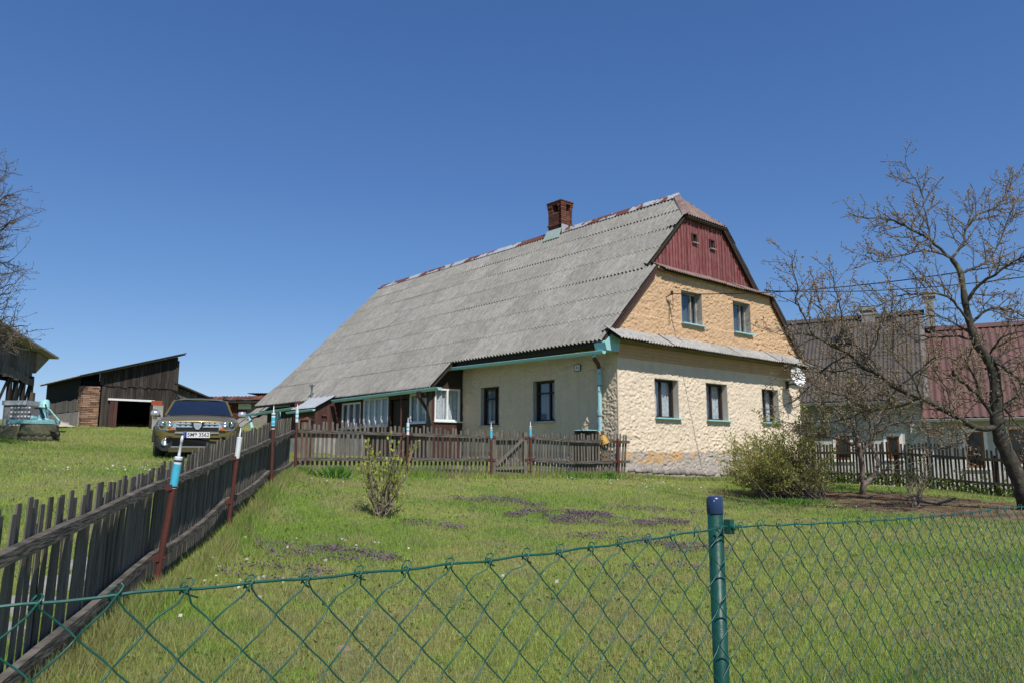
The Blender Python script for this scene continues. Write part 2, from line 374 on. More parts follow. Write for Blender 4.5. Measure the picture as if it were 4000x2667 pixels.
L.new(vs.outputs[0], B.inputs['Base Color']); B.inputs['Roughness'].default_value = 1; B.inputs['Specular IOR Level'].default_value = .05
bp = N.new('ShaderNodeBump'); bp.inputs['Strength'].default_value = .8; bp.inputs['Distance'].default_value = .03
L.new(n1.outputs['Fac'], bp.inputs['Height']); L.new(bp.outputs[0], B.inputs['Normal'])
M['turf'] = m
me = fastmesh('ground', np.c_[GX.ravel(), GY.ravel(), GZ.ravel()], gq, m, True, gcol)
go = place(bpy.data.objects.new('ground', me)); tag(go, 'sloping lawn of short patchy grass around the farmhouse', 'ground', kind='structure')

# ------------------------------------------------------------------ farmhouse
house = thing('farmhouse', 'old farmhouse with long grey corrugated roof, cream plaster walls and red boarded gable', 'house', HM)
def plastermat(name, plinth, c1, c2):
    m, N, L, B = nt(name); tc = N.new('ShaderNodeTexCoord'); sx = N.new('ShaderNodeSeparateXYZ'); L.new(tc.outputs['Object'], sx.inputs[0])
    def noise(sc, det=5):
        n = N.new('ShaderNodeTexNoise'); n.inputs['Scale'].default_value = sc; n.inputs['Detail'].default_value = det; n.inputs['Roughness'].default_value = .65
        L.new(tc.outputs['Object'], n.inputs['Vector']); return n.outputs['Fac']
    def ramp(f, a, b, ca=(0, 0, 0), cb=(1, 1, 1)):
        r = N.new('ShaderNodeValToRGB'); r.color_ramp.elements[0].position = a; r.color_ramp.elements[1].position = b
        r.color_ramp.elements[0].color = (*ca, 1); r.color_ramp.elements[1].color = (*cb, 1); L.new(f, r.inputs['Fac']); return r.outputs['Color']
    def mixc(f, A, Bc):
        x = N.new('ShaderNodeMix'); x.data_type = 'RGBA'; L.new(f, x.inputs['Factor'])
        for k, q in (('A', A), ('B', Bc)):
            if isinstance(q, tuple): x.inputs[k].default_value = (*q, 1)
            else: L.new(q, x.inputs[k])
        return x.outputs['Result']
    out = ramp(noise(3.0), .3, .7, c1, c2)
    out = mixc(ramp(noise(40, 3), .55, .75), out, tuple(x*.80 for x in c1))
    mp2 = N.new('ShaderNodeMapping'); mp2.inputs['Scale'].default_value = (4, 4, .35); L.new(tc.outputs['Object'], mp2.inputs['Vector'])
    n2 = N.new('ShaderNodeTexNoise'); n2.inputs['Scale'].default_value = 1.3; n2.inputs['Detail'].default_value = 6; L.new(mp2.outputs[0], n2.inputs['Vector'])
    out = mixc(ramp(n2.outputs['Fac'], .52, .74, (0, 0, 0), (.30, .30, .30)), out, tuple(x*.66 for x in c2))
    if plinth:
        def band(z, w, sc):
            ma = N.new('ShaderNodeMath'); ma.operation = 'MULTIPLY_ADD'; L.new(noise(sc), ma.inputs[0]); ma.inputs[1].default_value = w; L.new(sx.outputs['Z'], ma.inputs[2])
            mr = N.new('ShaderNodeMapRange'); mr.inputs['From Min'].default_value = z+w*.5-.02; mr.inputs['From Max'].default_value = z+w*.5+.02; mr.inputs['To Min'].default_value = 1; mr.inputs['To Max'].default_value = 0
            L.new(ma.outputs[0], mr.inputs['Value']); return mr.outputs[0]
        patch = ramp(noise(1.5, 3), .46, .54)
        foot = mixc(patch, (.43, .38, .34), (.56, .37, .20))
        foot = mixc(band(.28, .35, 2.2), foot, (.44, .39, .35))
        foot = mixc(ramp(noise(14), .5, .72), foot, (.30, .27, .24))
        out = mixc(band(.52, .22, 2.5), out, foot)
    L.new(out, B.inputs['Base Color']); B.inputs['Roughness'].default_value = .95; B.inputs['Specular IOR Level'].default_value = .1
    bp = N.new('ShaderNodeBump'); bp.inputs['Strength'].default_value = .5; bp.inputs['Distance'].default_value = .01
    L.new(noise(60, 4), bp.inputs['Height']); L.new(bp.outputs[0], B.inputs['Normal']); return m
M['cream'] = plastermat('cream_plaster', True, (.77, .645, .50), (.69, .575, .445))
M['ochre'] = plastermat('ochre_plaster', False, (.61, .41, .25), (.53, .355, .215))
def crust(u, z, seed):
    """thrown plaster: lumps whose lower lip stands proud and throws a small shadow"""
    u = u+(fbm(u*5, z*5, seed+50)-.5)*.16; z = z+(fbm(u*5+7, z*5, seed+51)-.5)*.16
    s1 = 13.0; x = (u+z*.35)*s1*.8; y = z*s1; ix = np.floor(x); iy = np.floor(y); best = np.full(x.shape, 9.); dy = np.zeros(x.shape); cid = np.zeros(x.shape)
    for dx in (-1, 0, 1):
        for dd in (-1, 0, 1):
            cx = ix+dx; cy = iy+dd; qx = cx+_hash(cx, cy, seed); qy = cy+_hash(cx, cy, seed+5)
            d = np.hypot(qx-x, qy-y); n = d < best
            dy = np.where(n, qy-y+.4*(x-qx), dy); cid = np.where(n, _hash(cx, cy, seed+9), cid); best = np.where(n, d, best)
    return np.clip(dy, -.7, .8)*.0145*(.2+1.6*cid)*np.clip(fbm(u*1.1, z*1.1, seed+30)*2.2-.35, .15, 1.2)+(fbm(u*17, z*17, seed+3)-.5)*.036+(fbm(u*1.2, z*1.2, seed+7)-.5)*.03
def wallgrid(name, mat, u0, u1, z0, z1, P, openings, amp, seed, step=.017, mask=None, taperu=None):
    us = np.unique(np.r_[np.arange(u0, u1, step), u1, [o[k] for o in openings for k in (0, 1)]])
    zs = np.unique(np.r_[np.arange(z0, z1, step), z1, [o[k] for o in openings for k in (2, 3)]])
    U, Z = np.meshgrid(us, zs); h = crust(U, Z, seed)*amp
    if taperu is not None: h = h*np.clip(np.abs(U-taperu)/.10, .15, 1)
    for o in openings:
        d = np.maximum(np.maximum(o[0]-U, U-o[1]), np.maximum(o[2]-Z, Z-o[3])); h = h*np.clip(d/.05, .1, 1)
    v = P(U, Z, h); n = len(us); k = (np.arange(len(zs)-1)[:, None]*n+np.arange(n-1)[None])
    uc = (us[1:]+us[:-1])/2; zc = (zs[1:]+zs[:-1])/2; UC, ZC = np.meshgrid(uc, zc); ok = np.ones(UC.shape, bool)
    for o in openings: ok &= ~((UC > o[0]) & (UC < o[1]) & (ZC > o[2]) & (ZC < o[3]))
    if mask is not None: ok &= mask(UC, ZC)
    k = k[ok]; me = fastmesh(name, v.reshape(-1, 3), np.c_[k, k+1, k+n+1, k+n], mat, True)
    return place(bpy.data.objects.new(name, me), house, HM)
RIDGE_X, RIDGE_Z, SL = 4.19, 7.848, 1.012
gw = [(1.37, 2.31, 1.33, 2.29), (3.52, 4.50, 1.33, 2.31), (6.27, 7.18, 1.34, 2.30)]
aw = [(2.56, 3.46, 3.78, 4.64), (4.96, 5.84, 3.80, 4.69)]
fw = [(2.07, 2.86, 1.27, 2.32), (4.23, 5.02, 1.22, 2.29)]
wallgrid('gable_wall', M['cream'], -.01, 8.43, -1.0, 3.34, lambda u, z, h: np.stack([u, -h, z], -1), gw, 1.05, 3, taperu=0)
wallgrid('attic_wall', M['ochre'], -.3, 8.7, 3.1, 5.14, lambda u, z, h: np.stack([u, -.006-h, z], -1), aw, 1.1, 8,
         mask=lambda u, z: np.abs(u-RIDGE_X) < (RIDGE_Z-.09-z)/SL)
M['cream_shaded'] = plastermat('cream_plaster_shaded', True, (.75, .595, .43), (.66, .515, .375))  # facade shade put into the colour: a darker, warmer copy of cream plaster
wallgrid('facade_wall', M['cream_shaded'], -.01, 5.85, -.5, 3.0, lambda u, z, h: np.stack([-h, u, z], -1)[..., :], fw, .9, 15, taperu=0)
bpy.data.objects['facade_wall'].data.flip_normals()
mb = MB()                                                            # the two sides the garden does not see
mb.box((8.0, .35, -1.2), (8.41, 17.2, 3.5)); mb.box((-.02, 17.0, -.2), (8.0, 17.25, 3.4)); mb.box((.9, 16.9, 3.4), (7.9, 17.2, 3.9)); mb.box((0.05, 5.9, -.2), (.3, 17, 2.9))
mb.build('rear_wall', M['mortar'], house, HM)
mb = MB(); mb.box((.35, .35, .2), (8.0, 16.9, .25)); mb.box((.30, .36, 3.2), (8.0, 16.9, 3.25)); mb.build('floor_slab', M['darkroom'], house, HM)
mb = MB()
for k in range(4): mb.box((-.06+.02*k, -.10+.022*k, 3.0-.075*(k+1)), (8.38, .01, 3.0-.075*k-.003))
mb.build('cornice', M['ochre'], house, HM)

# foot stones of the gable
st = MB(); st.lathe([(.02, -.5), (.40, -.42), (.52, 0), (.40, .40), (.02, .5)], 9); stone_me = st.mesh('foot_stone', M['stone'], True)
x = .05
while x < 5.4:
    w = random.uniform(.16, .36); h = random.uniform(.09, .17); gz = G(*hw(x+w/2, -.06, 0)[:2])-Z0
    for lay in range(2):
        if lay and random.random() < .35: continue
        mm = HM @ T(x+w/2, -.015, gz+.05+lay*h*.9) @ Matrix.Rotation(random.uniform(-.15, .15), 4, 'Y') @ Matrix.Diagonal((w*1.0, .11, h*1.0, 1))
        place(bpy.data.objects.new('foot_stone', stone_me), house, mm)
    x += w*.96

# red boarded gable top, board by board
vents = [(3.64, 3.87, 6.19, 6.45), (4.49, 4.73, 6.17, 6.44)]
x = 1.72; k = 0
hipz = lambda x: 6.86
while x < 6.72:
    w = random.uniform(.125, .165); cx = x+w/2
    top = min(hipz(cx), RIDGE_Z-.10-SL*abs(cx-RIDGE_X))
    segs = [(5.25, top)]
    for v in vents:
        if v[0]-.02 < cx < v[1]+.02: segs = [(5.25, v[2]), (v[3], top)]
    yy = .36+random.uniform(-.006, .006)
    for (a, b) in segs:
        if b-a < .05: continue
        t2 = lambda xx: min(b, RIDGE_Z-.10-SL*abs(xx-RIDGE_X)) if b == top else b
        mb = MB(); mb.prism([(x+.006-cx, yy, a), (x+w-.006-cx, yy, a), (x+w-.006-cx, yy, max(t2(x+w), a+.02)), (x+.006-cx, yy, max(t2(x), a+.02))], (0, .022, 0))
        mb.build('gable_board', M['redboard'], house, HM @ T(cx, 0, 0))
        if len(segs) == 1 and k % 1 == 0 and b-a > .2:
            mb = MB(); mb.box((x+w-.018-cx, yy-.022, a), (x+w+.018-cx, yy-.001, max(t2(x+w)-.03, a+.02))); mb.build('cover_strip', M['redboard'], house, HM @ T(cx, 0, 0))
    x += w; k += 1
mb = MB(); mb.prism([(1.6, .40, 5.2), (6.8, .40, 5.2), (5.1, .40, 6.85), (3.3, .40, 6.85)], (0, .02, 0)); mb.build('gable_backing', M['blackhole'], house, HM)
for v in vents:
    mb = MB(); f = .03
    mb.box((v[0], .335, v[2]), (v[0]+f, .395, v[3])); mb.box((v[1]-f, .335, v[2]), (v[1], .395, v[3])); mb.box((v[0]+f, .335, v[3]-f), (v[1]-f, .395, v[3]))
    vo = mb.build('vent_window', M['brownwood'], house, HM)
    mb = MB(); mb.box((v[0]+f, .385, v[2]+.02), (v[1]-f, .390, v[3]-f)); mb.build('pane', M['glass'], vo, HM)
    mb = MB(); mb.box((v[0]-.01, .29, v[2]-.02), (v[1]+.01, .39, v[2]+.004)); mb.build('sill', M['greyframe'], vo, HM)

# ---------------- corrugated sheets
def sheet(name, width, length, pitch, amp, mat, lip=.015, segs=6, sag=0):
    n = int(round(width/pitch*segs)); u = np.linspace(0, width, n+1); w = amp*np.cos(2*math.pi*u/pitch)
    v = np.r_[np.c_[u, np.zeros(n+1), w], np.c_[u, np.full(n+1, length), w], np.c_[u, np.full(n+1, length), w-lip], np.c_[u, np.full(n+1, length), w]]
    i = np.arange(n); k = n+1
    f = np.r_[np.c_[i, i+k, i+k+1, i+1], np.c_[i+3*k, i+2*k, i+2*k+1, i+3*k+1]]
    return fastmesh(name, v, f, mat, True)
SLEN = math.hypot(1, SL); cs, sn = 1/SLEN, SL/SLEN
E1, E2, YS = -.546, -1.33, 5.55
mb = MB()                                                            # roof deck under the sheets, both slopes
def slope(x): return RIDGE_Z-SL*abs(x-RIDGE_X)
def deck(ya, yb, xa, xb, off=.04, th=.05):
    za, zb = slope(xa)-off, slope(xb)-off
    mb.prism([(xa, ya, za), (xb, ya, zb), (xb, yb, zb), (xa, yb, za)], (0, 0, -th))
deck(1.2, 17.28, RIDGE_X-.02, 3.24); deck(.25, 17.28, 3.235, 1.55, .045); deck(-.10, 17.28, 1.545, E1+.04, .04); deck(YS+.03, 17.6, E1+.035, E2+.04, .045)
deck(1.2, 17.28, RIDGE_X+.02, 5.14); deck(.25, 17.28, 5.145, 6.9, .045); deck(-.10, 17.28, 6.905, 8.9, .04)
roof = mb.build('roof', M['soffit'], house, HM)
PI2 = .13; SW = 8*PI2
sh_me = sheet('roof_sheet', SW, 1.06, PI2, .031, M['roof'])
rows = 7; pitchv = (RIDGE_X-E1)*SLEN/rows
for r in range(rows+1):
    d0 = r*pitchv; lenr = 1.0
    y0 = 1.18 if r == 0 else (.224 if r < 4 else -.126)
    if r == 0: y0 = 1.18-.99*.0
    if r == rows: y0 = YS
    if r == 1: y0 = .513
    ncol = int(math.ceil((17.32-y0)/SW)); wcol = (17.32+(.25 if r == rows else 0)-y0)/ncol
    for c in range(ncol):
        yy = y0+c*wcol
        xa = RIDGE_X-d0*cs; za = RIDGE_Z-d0*sn
        wob = random.uniform(-.006, .006)
        A = hw(0, 0, 0)
        mm = HM @ Matrix(((0, -cs, -sn, xa), (1, 0, 0, yy), (0, -sn, cs, za+.012), (0, 0, 0, 1))) @ Matrix.Rotation(.017+wob*.6, 4, 'X') @ Matrix.Diagonal((wcol/SW, (pitchv+.075)/1.06 if r < rows else 1.05, 1, 1))
        place(bpy.data.objects.new('roof_sheet', sh_me), roof, mm)
# the triangle-cut sheets beside the half hip
def hipwave(xs, lo, hi, P, pitch, amp, name, mat, parent):
    v = []; f = []
    for i, x in enumerate(xs):
        w = amp*math.cos(2*math.pi*x/pitch); v += [P(x, lo(x), w), P(x, hi(x), w), P(x, lo(x), w-.014), P(x, lo(x), w)]
        if i: k = 4*i; f += [(k-4, k, k+1, k-3), (k-1, k-2, k+2, k+3)]
    b = MB(); b.add(v, f); return b.build(name, mat, parent, HM, True)
ys = np.arange(.224, 1.19, PI2/6)
hipwave(ys, lambda y: (pitchv+.075) if y > .515 else 2*pitchv+.07, lambda y: min(pitchv+.07, (1.18-y)/.956*.97*SLEN) if y > .515 else (1.18-y)/.956*.97*SLEN, lambda y, d, w: (RIDGE_X-d*cs-sn*(w+.03*d), y, RIDGE_Z-d*sn+cs*(w+.03*d)+.012), PI2, .018, 'roof_sheet', M['roof'], roof)
xs = np.arange(RIDGE_X-1.0, RIDGE_X+1.001, .018)
hs, hc = .7128, .7014
hipwave(xs, lambda x: 1.375, lambda x: abs(x-RIDGE_X)/.97*1.345, lambda x, d, w: (x, 1.18-d*hc-hs*w, RIDGE_Z-d*hs+hc*w+.02), .11, .016, 'hip_roof', M['hip'], house)
mb = MB(); mb.prism([(RIDGE_X, 1.2, RIDGE_Z-.03), (RIDGE_X-.99, .22, 6.83), (RIDGE_X+.99, .22, 6.83)], (0, .03, -.05)); mb.build('hip_soffit', M['soffit'], house, HM)
for s in (-1,):
    mb = MB(); a = V((RIDGE_X, 1.16, RIDGE_Z+.045)); b = V((RIDGE_X+s*.985, .19, 6.90))
    mb.prism([a+(-s*.02, -.02, .02), a+(s*.13, .05, -.1), b+(s*.13, .05, -.1), b+(-s*.05, -.08, .0)], (0, -.006, .012)); mb.build('hip_flashing', M['hip'], house, HM)
y = 1.12
while y < 17.3:
    l = min(1.25, 17.35-y)
    mb = MB(); w = .17
    mb.prism([(RIDGE_X-w, y, RIDGE_Z-w*SL+.075), (RIDGE_X-.02, y, RIDGE_Z+.085), (RIDGE_X+.02, y, RIDGE_Z+.085), (RIDGE_X+w, y, RIDGE_Z-w*SL+.075), (RIDGE_X, y, RIDGE_Z+.05)], (0, l+.04, random.uniform(-.012, .012)))
    mb.build('ridge_cap', M['ridge'], roof, HM); y += l
# barge boards
mb = MB(); mb.prism([(1.46, -.10, slope(1.46)-.045), (E1+.1, -.10, slope(E1+.1)-.045), (E1+.1, -.10, slope(E1+.1)-.19), (1.46, -.10, slope(1.46)-.19)], (0, .03, 0)); mb.build('barge_board', M['brownwood'], house, HM)
mb = MB(); mb.prism([(6.95, -.10, slope(6.95)-.045), (8.75, -.10, slope(8.75)-.045), (8.75, -.10, slope(8.75)-.19), (6.95, -.10, slope(6.95)-.19)], (0, .03, 0)); mb.build('barge_board', M['brownwood'], house, HM)
mb = MB(); mb.prism([(5.1, .25, slope(5.1)-.05), (6.93, .25, slope(6.93)-.05), (6.93, .25, slope(6.93)-.17), (5.1, .25, slope(5.1)-.17)], (0, .03, 0)); mb.build('barge_board', M['brownwood'], house, HM)
# right slope sheets seen only as an edge
rs = sheet('roof_sheet', 2.08, 1.06, PI2, .018, M['roof'])
for r in range(7):
    y0 = 1.18 if r == 0 else (.513 if r == 1 else (.224 if r < 4 else -.126))
    for c in range(8):
        yy = y0+c*2.08
        if yy > 16.5: continue
        mm = HM @ Matrix(((0, cs, sn, RIDGE_X+r*pitchv*cs), (-1, 0, 0, yy+2.08), (0, -sn, cs, RIDGE_Z-r*pitchv*sn+.012), (0, 0, 0, 1))) @ Matrix.Rotation(.02, 4, 'X')
        place(bpy.data.objects.new('roof_sheet', rs), roof, mm)
ys2 = np.arange(.224, 1.19, PI2/6)
hipwave(ys2, lambda y: (pitchv+.075) if y > .515 else 2*pitchv+.07, lambda y: min(pitchv+.07, (1.18-y)/.956*.97*SLEN) if y > .515 else (1.18-y)/.956*.97*SLEN, lambda y, d, w: (RIDGE_X+d*cs+sn*(w+.03*d), y, RIDGE_Z-d*sn+cs*(w+.03*d)+.012), PI2, .018, 'roof_sheet', M['roof'], roof)
# two small skirt roofs across the gable
def pent(x0, x1, yt, zt, yb, zb, mat, amp):
    ln = math.hypot(yt-yb, zt-zb); n = int(round((x1-x0)/.975)); w = (x1-x0)/n; me = sheet('skirt_sheet', w, ln+.03, w/9, amp, mat, .014)
    dy, dz = (yb-yt)/ln, (zb-zt)/ln
    for i in range(n):
        mm = HM @ Matrix(((1, 0, 0, x0+i*w), (0, dy, dz, yt), (0, dz, -dy, zt+random.uniform(-.01, .01)), (0, 0, 0, 1))) @ Matrix.Rotation(random.uniform(-.008, .008), 4, 'Y')
        place(bpy.data.objects.new('skirt_sheet', me), house, mm)
pent(-.44, 8.46, .03, 3.39, -.46, 3.07, M['roof2'], .017)
pent(1.68, 7.10, .37, 5.33, -.17, 5.05, M['hip'], .015)
mb = MB(); mb.prism([(-.40, -.40, 3.055), (8.42, -.40, 3.055), (8.42, .0, 3.31), (-.40, .0, 3.31)], (0, 0, -.03)); mb.prism([(1.5, -.12, 5.02), (6.95, -.12, 5.02), (6.95, .33, 5.24), (1.5, .33, 5.24)], (0, 0, -.03)); mb.build('skirt_lathing', M['soffit'], house, HM)
# eave box, fascia, gutters
mb = MB(); mb.prism([(-.50, -.13, 2.80), (-.08, -.13, 2.80), (-.02, -.13, 3.10), (-.30, -.13, 3.19), (-.56, -.13, 2.97)], (0, .34, 0)); mb.build('eave_box', M['turq'], house, HM)
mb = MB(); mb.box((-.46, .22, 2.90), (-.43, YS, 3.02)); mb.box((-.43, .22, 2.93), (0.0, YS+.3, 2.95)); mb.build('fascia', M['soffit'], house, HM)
def gutter(p, q, r, parent, name='gutter', hooks=4):
    p, q = V(p), V(q); t = nrm(q-p); sd = nrm(np.cross(t, (0, 0, 1))); up = np.cross(sd, t); b = MB(); n = 9
    for rr in (r, r-.006):
        v = [o+sd*rr*math.cos(a)+up*rr*math.sin(a) for o in (p, q) for a in np.linspace(math.pi-.15, 2*math.pi+.15, n)]
        b.add(v, [(i, i+1, n+i+1, n+i) for i in range(n-1)])
    for o in (p, q): b.add([o+sd*r*math.cos(a)+up*r*math.sin(a) for a in np.linspace(math.pi-.15, 2*math.pi+.15, n)], [tuple(range(n))])
    for sgn in (-1, 1): b.tube([p+sd*sgn*r+up*.008, q+sd*sgn*r+up*.008], .009, 5)
    o = b.build(name, M['turq'], parent, HM)
    for k in range(hooks):
        c = p+(q-p)*(k+.5)/hooks; hb = MB(); hb.tube([c+sd*(r+.004)*math.cos(a)+up*(r+.004)*math.sin(a) for a in np.linspace(math.pi-.3, 2*math.pi+.9, 9)], .006, 4)
        hb.build('gutter_hook', M['turq'], o, HM)
gutter((-.56, -.10, 2.77), (-.56, 5.86, 2.86), .064, house)
gutter((-1.42, 5.02, 2.22), (-1.42, 11.0, 2.17), .068, house)
gutter((-1.42, 11.3, 2.12), (-1.42, 18.1, 1.96), .068, house)
mb = MB(); mb.tube([(-.56, .20, 2.75), (-.55, .21, 2.72), (-.40, .34, 2.64), (-.17, .44, 2.55), (-.115, .46, 2.44)], .05, 8); mb.build('downpipe_elbow', M['rust'], house, HM)
mb = MB(); mb.tube([(-.56, .20, 2.77), (-.552, .205, 2.66)], .054, 8); mb.tube([(-.115, .46, 2.46), (-.112, .46, 1.0)], .052, 10); mb.build('downpipe', M['turqrust'], house, HM)
mb = MB()
for z in (2.05, 1.35): mb.tube([(-.112+.057*math.cos(a), .46+.057*math.sin(a), z) for a in np.linspace(0, 6.283, 11)], .009, 4); mb.tube([(-.06, .46, z), (.0, .46, z)], .008, 4)
mb.build('pipe_clip', M['rust'], house, HM)
mb = MB(); mb.tube([(-1.42, 17.9, 1.94), (-1.45, 17.7, 1.70), (-1.75, 16.4, .95)], .06, 8); mb.build('downpipe', M['turqrust'], house, HM)

# windows -----------------------------------------------------------------
def window(parent, plane, u0, u1, z0, z1, depth, fm, cur, cross=None, sillm=None, fwid=.05, revm=None, fold=7, rev=True, sill_out=.09, mull=None, split=True):
    """plane 'y' looks along -y (gable side), 'x' looks along -x (facade side); d is the distance into the wall"""
    P = (lambda u, d, z: (u, d, z)) if plane[0] == 'y' else (lambda u, d, z: (d, u, z)); off = plane[1]
    def bx(b, ua, ub, da, db, za, zb):
        p = P(ua, off+da, za); q = P(ub, off+db, zb); b.box(tuple(map(min, p, q)), tuple(map(max, p, q)))
    b = MB(); e = fwid
    bx(b, u0, u0+e, depth, depth+.06, z0, z1); bx(b, u1-e, u1, depth, depth+.06, z0, z1); bx(b, u0+e, u1-e, depth, depth+.06, z1-e, z1); bx(b, u0+e, u1-e, depth, depth+.06, z0, z0+e)
    um = []
    if split: um = mull or [(u0+u1)/2]
    for m_ in um: bx(b, m_-e*.45, m_+e*.45, depth-.006, depth+.058, z0+e, z1-e)
    if cross:
        cuts = [u0+e]+[x for m_ in um for x in (m_-e*.45, m_+e*.45)]+[u1-e]
        for i in range(0, len(cuts), 2): bx(b, cuts[i], cuts[i+1], depth+.004, depth+.056, cross-.02, cross+.02)
    w = b.build('window', fm, parent, HM)
    cuts = [u0+e]+[x for m_ in um for x in (m_-e*.45, m_+e*.45)]+[u1-e]
    for i in range(0, len(cuts), 2):
        b = MB(); bx(b, cuts[i], cuts[i+1], depth+.027, depth+.031, z0+e, z1-e); b.build('pane', M['glass'], w, HM)
    if cur:
        n = 44; b = MB(); uu = np.linspace(u0+.02, u1-.02, n)
        dd = depth+.13+.022*np.sin((uu-u0)/(u1-u0)*fold*6.283)+.01*np.sin(uu*31)
        v = [P(a, off+c, zz) for zz in (z0+.03, z1-.02) for a, c in zip(uu, dd)]
        b.add(v, [(i, i+1, n+i+1, n+i) for i in range(n-1)]); b.build('curtain', cur, w, HM)
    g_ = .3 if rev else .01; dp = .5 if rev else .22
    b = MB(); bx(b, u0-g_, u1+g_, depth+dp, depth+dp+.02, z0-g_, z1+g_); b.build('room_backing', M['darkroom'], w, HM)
    if rev:
        b = MB(); t = .012
        for (ua, ub, za, zb) in ((u0-.001, u0-.03, z0, z1), (u1+.001, u1+.03, z0, z1), (u0, u1, z1+.001, z1+.03), (u0, u1, z0-.001, z0-.03)):
            bx(b, min(ua, ub), max(ua, ub), .001, depth+.07, min(za, zb), max(za, zb))
        b.build('reveal', revm or M['reveal'], w, HM)
    if sillm:
        b = MB(); bx(b, u0-.03, u1+.07, -sill_out, depth-.002, z0-.022, z0+.012); b.build('sill', sillm, w, HM)
    return w
for i, o in enumerate(gw): window(house, ('y', 0), o[0], o[1], o[2], o[3], .165, M['frame'], M['curtain'], sillm=M['turq'], mull=[o[0]+.47*(o[1]-o[0])], fwid=.055)
for o in aw: window(house, ('y', 0), o[0], o[1], o[2], o[3], .165, M['greyframe'], M['sheer2'], sillm=M['turq'], revm=M['greyframe'], fwid=.04, fold=4, mull=[o[0]+.7*(o[1]-o[0])])
for o in fw: window(house, ('x', 0), o[0], o[1], o[2], o[3], .12, M['frame'], M['sheer'], cross=o[2]+.70*(o[3]-o[2]), sillm=M['zinc'], fwid=.06, fold=3, mull=[o[0]+.36*(o[1]-o[0])])

# house number
mb = MB(); mb.box((-.045, 1.15, 2.47), (-.03, 1.32, 2.61)); npl = mb.build('number_plate', M['white'], house, HM)
mb = MB(); mb.box((-.042, 1.135, 2.455), (-.028, 1.335, 2.625)); mb.build('plate_border', M['black'], npl, HM)
def text(name, s, size, mat, parent, mm, ext=.001, bold=0):
    cu = bpy.data.curves.new(name, 'FONT'); cu.body = s; cu.size = size; cu.align_x = 'CENTER'; cu.align_y = 'CENTER'; cu.extrude = ext; cu.offset = bold
    to = bpy.data.objects.new(name, cu); COL.objects.link(to); bpy.context.view_layer.update()
    me = bpy.data.meshes.new_from_object(to.evaluated_get(bpy.context.evaluated_depsgraph_get())); bpy.data.objects.remove(to)
    me.materials.clear(); me.materials.append(mat); return place(bpy.data.objects.new(name, me), parent, mm)
text('digits', '11', .10, M['black'], npl, HM @ Matrix(((0, 0, -1, -.047), (-1, 0, 0, 1.235), (0, 1, 0, 2.54), (0, 0, 0, 1))), bold=.003)

# chimney, brick by brick -------------------------------------------------------
ch0 = (3.98, 5.72)                                                    # left front corner in house coordinates
cw, cl = .52, .62
mb = MB(); mb.box((ch0[0]+.02, ch0[1]+.02, 7.2), (ch0[0]+cw-.02, ch0[1]+cl-.02, 8.50)); chim = mb.build('chimney', M['mortar'], roof, HM)
bm_ = MB(); bm_.box((0, 0, 0), (.245, .11, .062)); brick_me = bm_.mesh('brick', M['brick'])
def brickcourse(z, grow, gap=False):
    a0, b0, a1, b1 = ch0[0]-grow, ch0[1]-grow, ch0[0]+cw+grow, ch0[1]+cl+grow
    def run(p, d, ln):
        t = 0; j = 0
        while t < ln-.02:
            l = min(.25, ln-t)
            mid = t+l/2
            if not (gap and .30 < mid/ln < .72):
                ang = math.atan2(d[1], d[0])
                place(bpy.data.objects.new('brick', brick_me), chim, HM @ T(p[0]+d[0]*t, p[1]+d[1]*t, z) @ RZ(ang) @ Matrix.Diagonal(((l-.012)/.245, 1, 1, 1)))
            t += l
    run((a0, b0), (1, 0), a1-a0); run((a1, b0), (0, 1), b1-b0); run((a1, b1), (-1, 0), a1-a0); run((a0, b1), (0, -1), b1-b0)
z = 7.74; 
for k in range(15):
    brickcourse(z+k*.074, .03 if k in (4, 13, 14) else (.012 if k > 10 else 0), gap=(10 <= k <= 13))
mb = MB(); mb.box((ch0[0]-.05, ch0[1]-.05, 8.855), (ch0[0]+cw+.05, ch0[1]+cl+.05, 8.885)); mb.build('chimney_cap', M['brick'], chim, HM)
mb = MB(); mb.box((ch0[0]+.1, ch0[1]+.1, 8.5), (ch0[0]+cw-.1, ch0[1]+cl-.1, 8.52)); mb.build('flue', M['blackhole'], chim, HM)
mb = MB(); fx = ch0[0]-.17
mb.prism([(fx, ch0[1]-.06, slope(fx)+.07), (fx, ch0[1]+cl+.1, slope(fx)+.07), (ch0[0]-.015, ch0[1]+cl+.05, 7.90), (ch0[0]-.015, ch0[1]-.02, 7.90)], (-.01, 0, .01)); mb.build('chimney_flashing', mk('flashing_green', (.40, .47, .43), (.33, .40, .37), scale=8, rough=.6), chim, HM)
mb = MB(); mb.prism([(ch0[0]-.02, ch0[1]-.035, 7.70), (ch0[0]+.3, ch0[1]-.035, 7.98), (ch0[0]+.30, ch0[1]-.035, 8.04), (ch0[0]-.02, ch0[1]-.035, 8.04)], (0, .01, 0)); mb.build('chimney_flashing', M['zinc'], chim, HM)
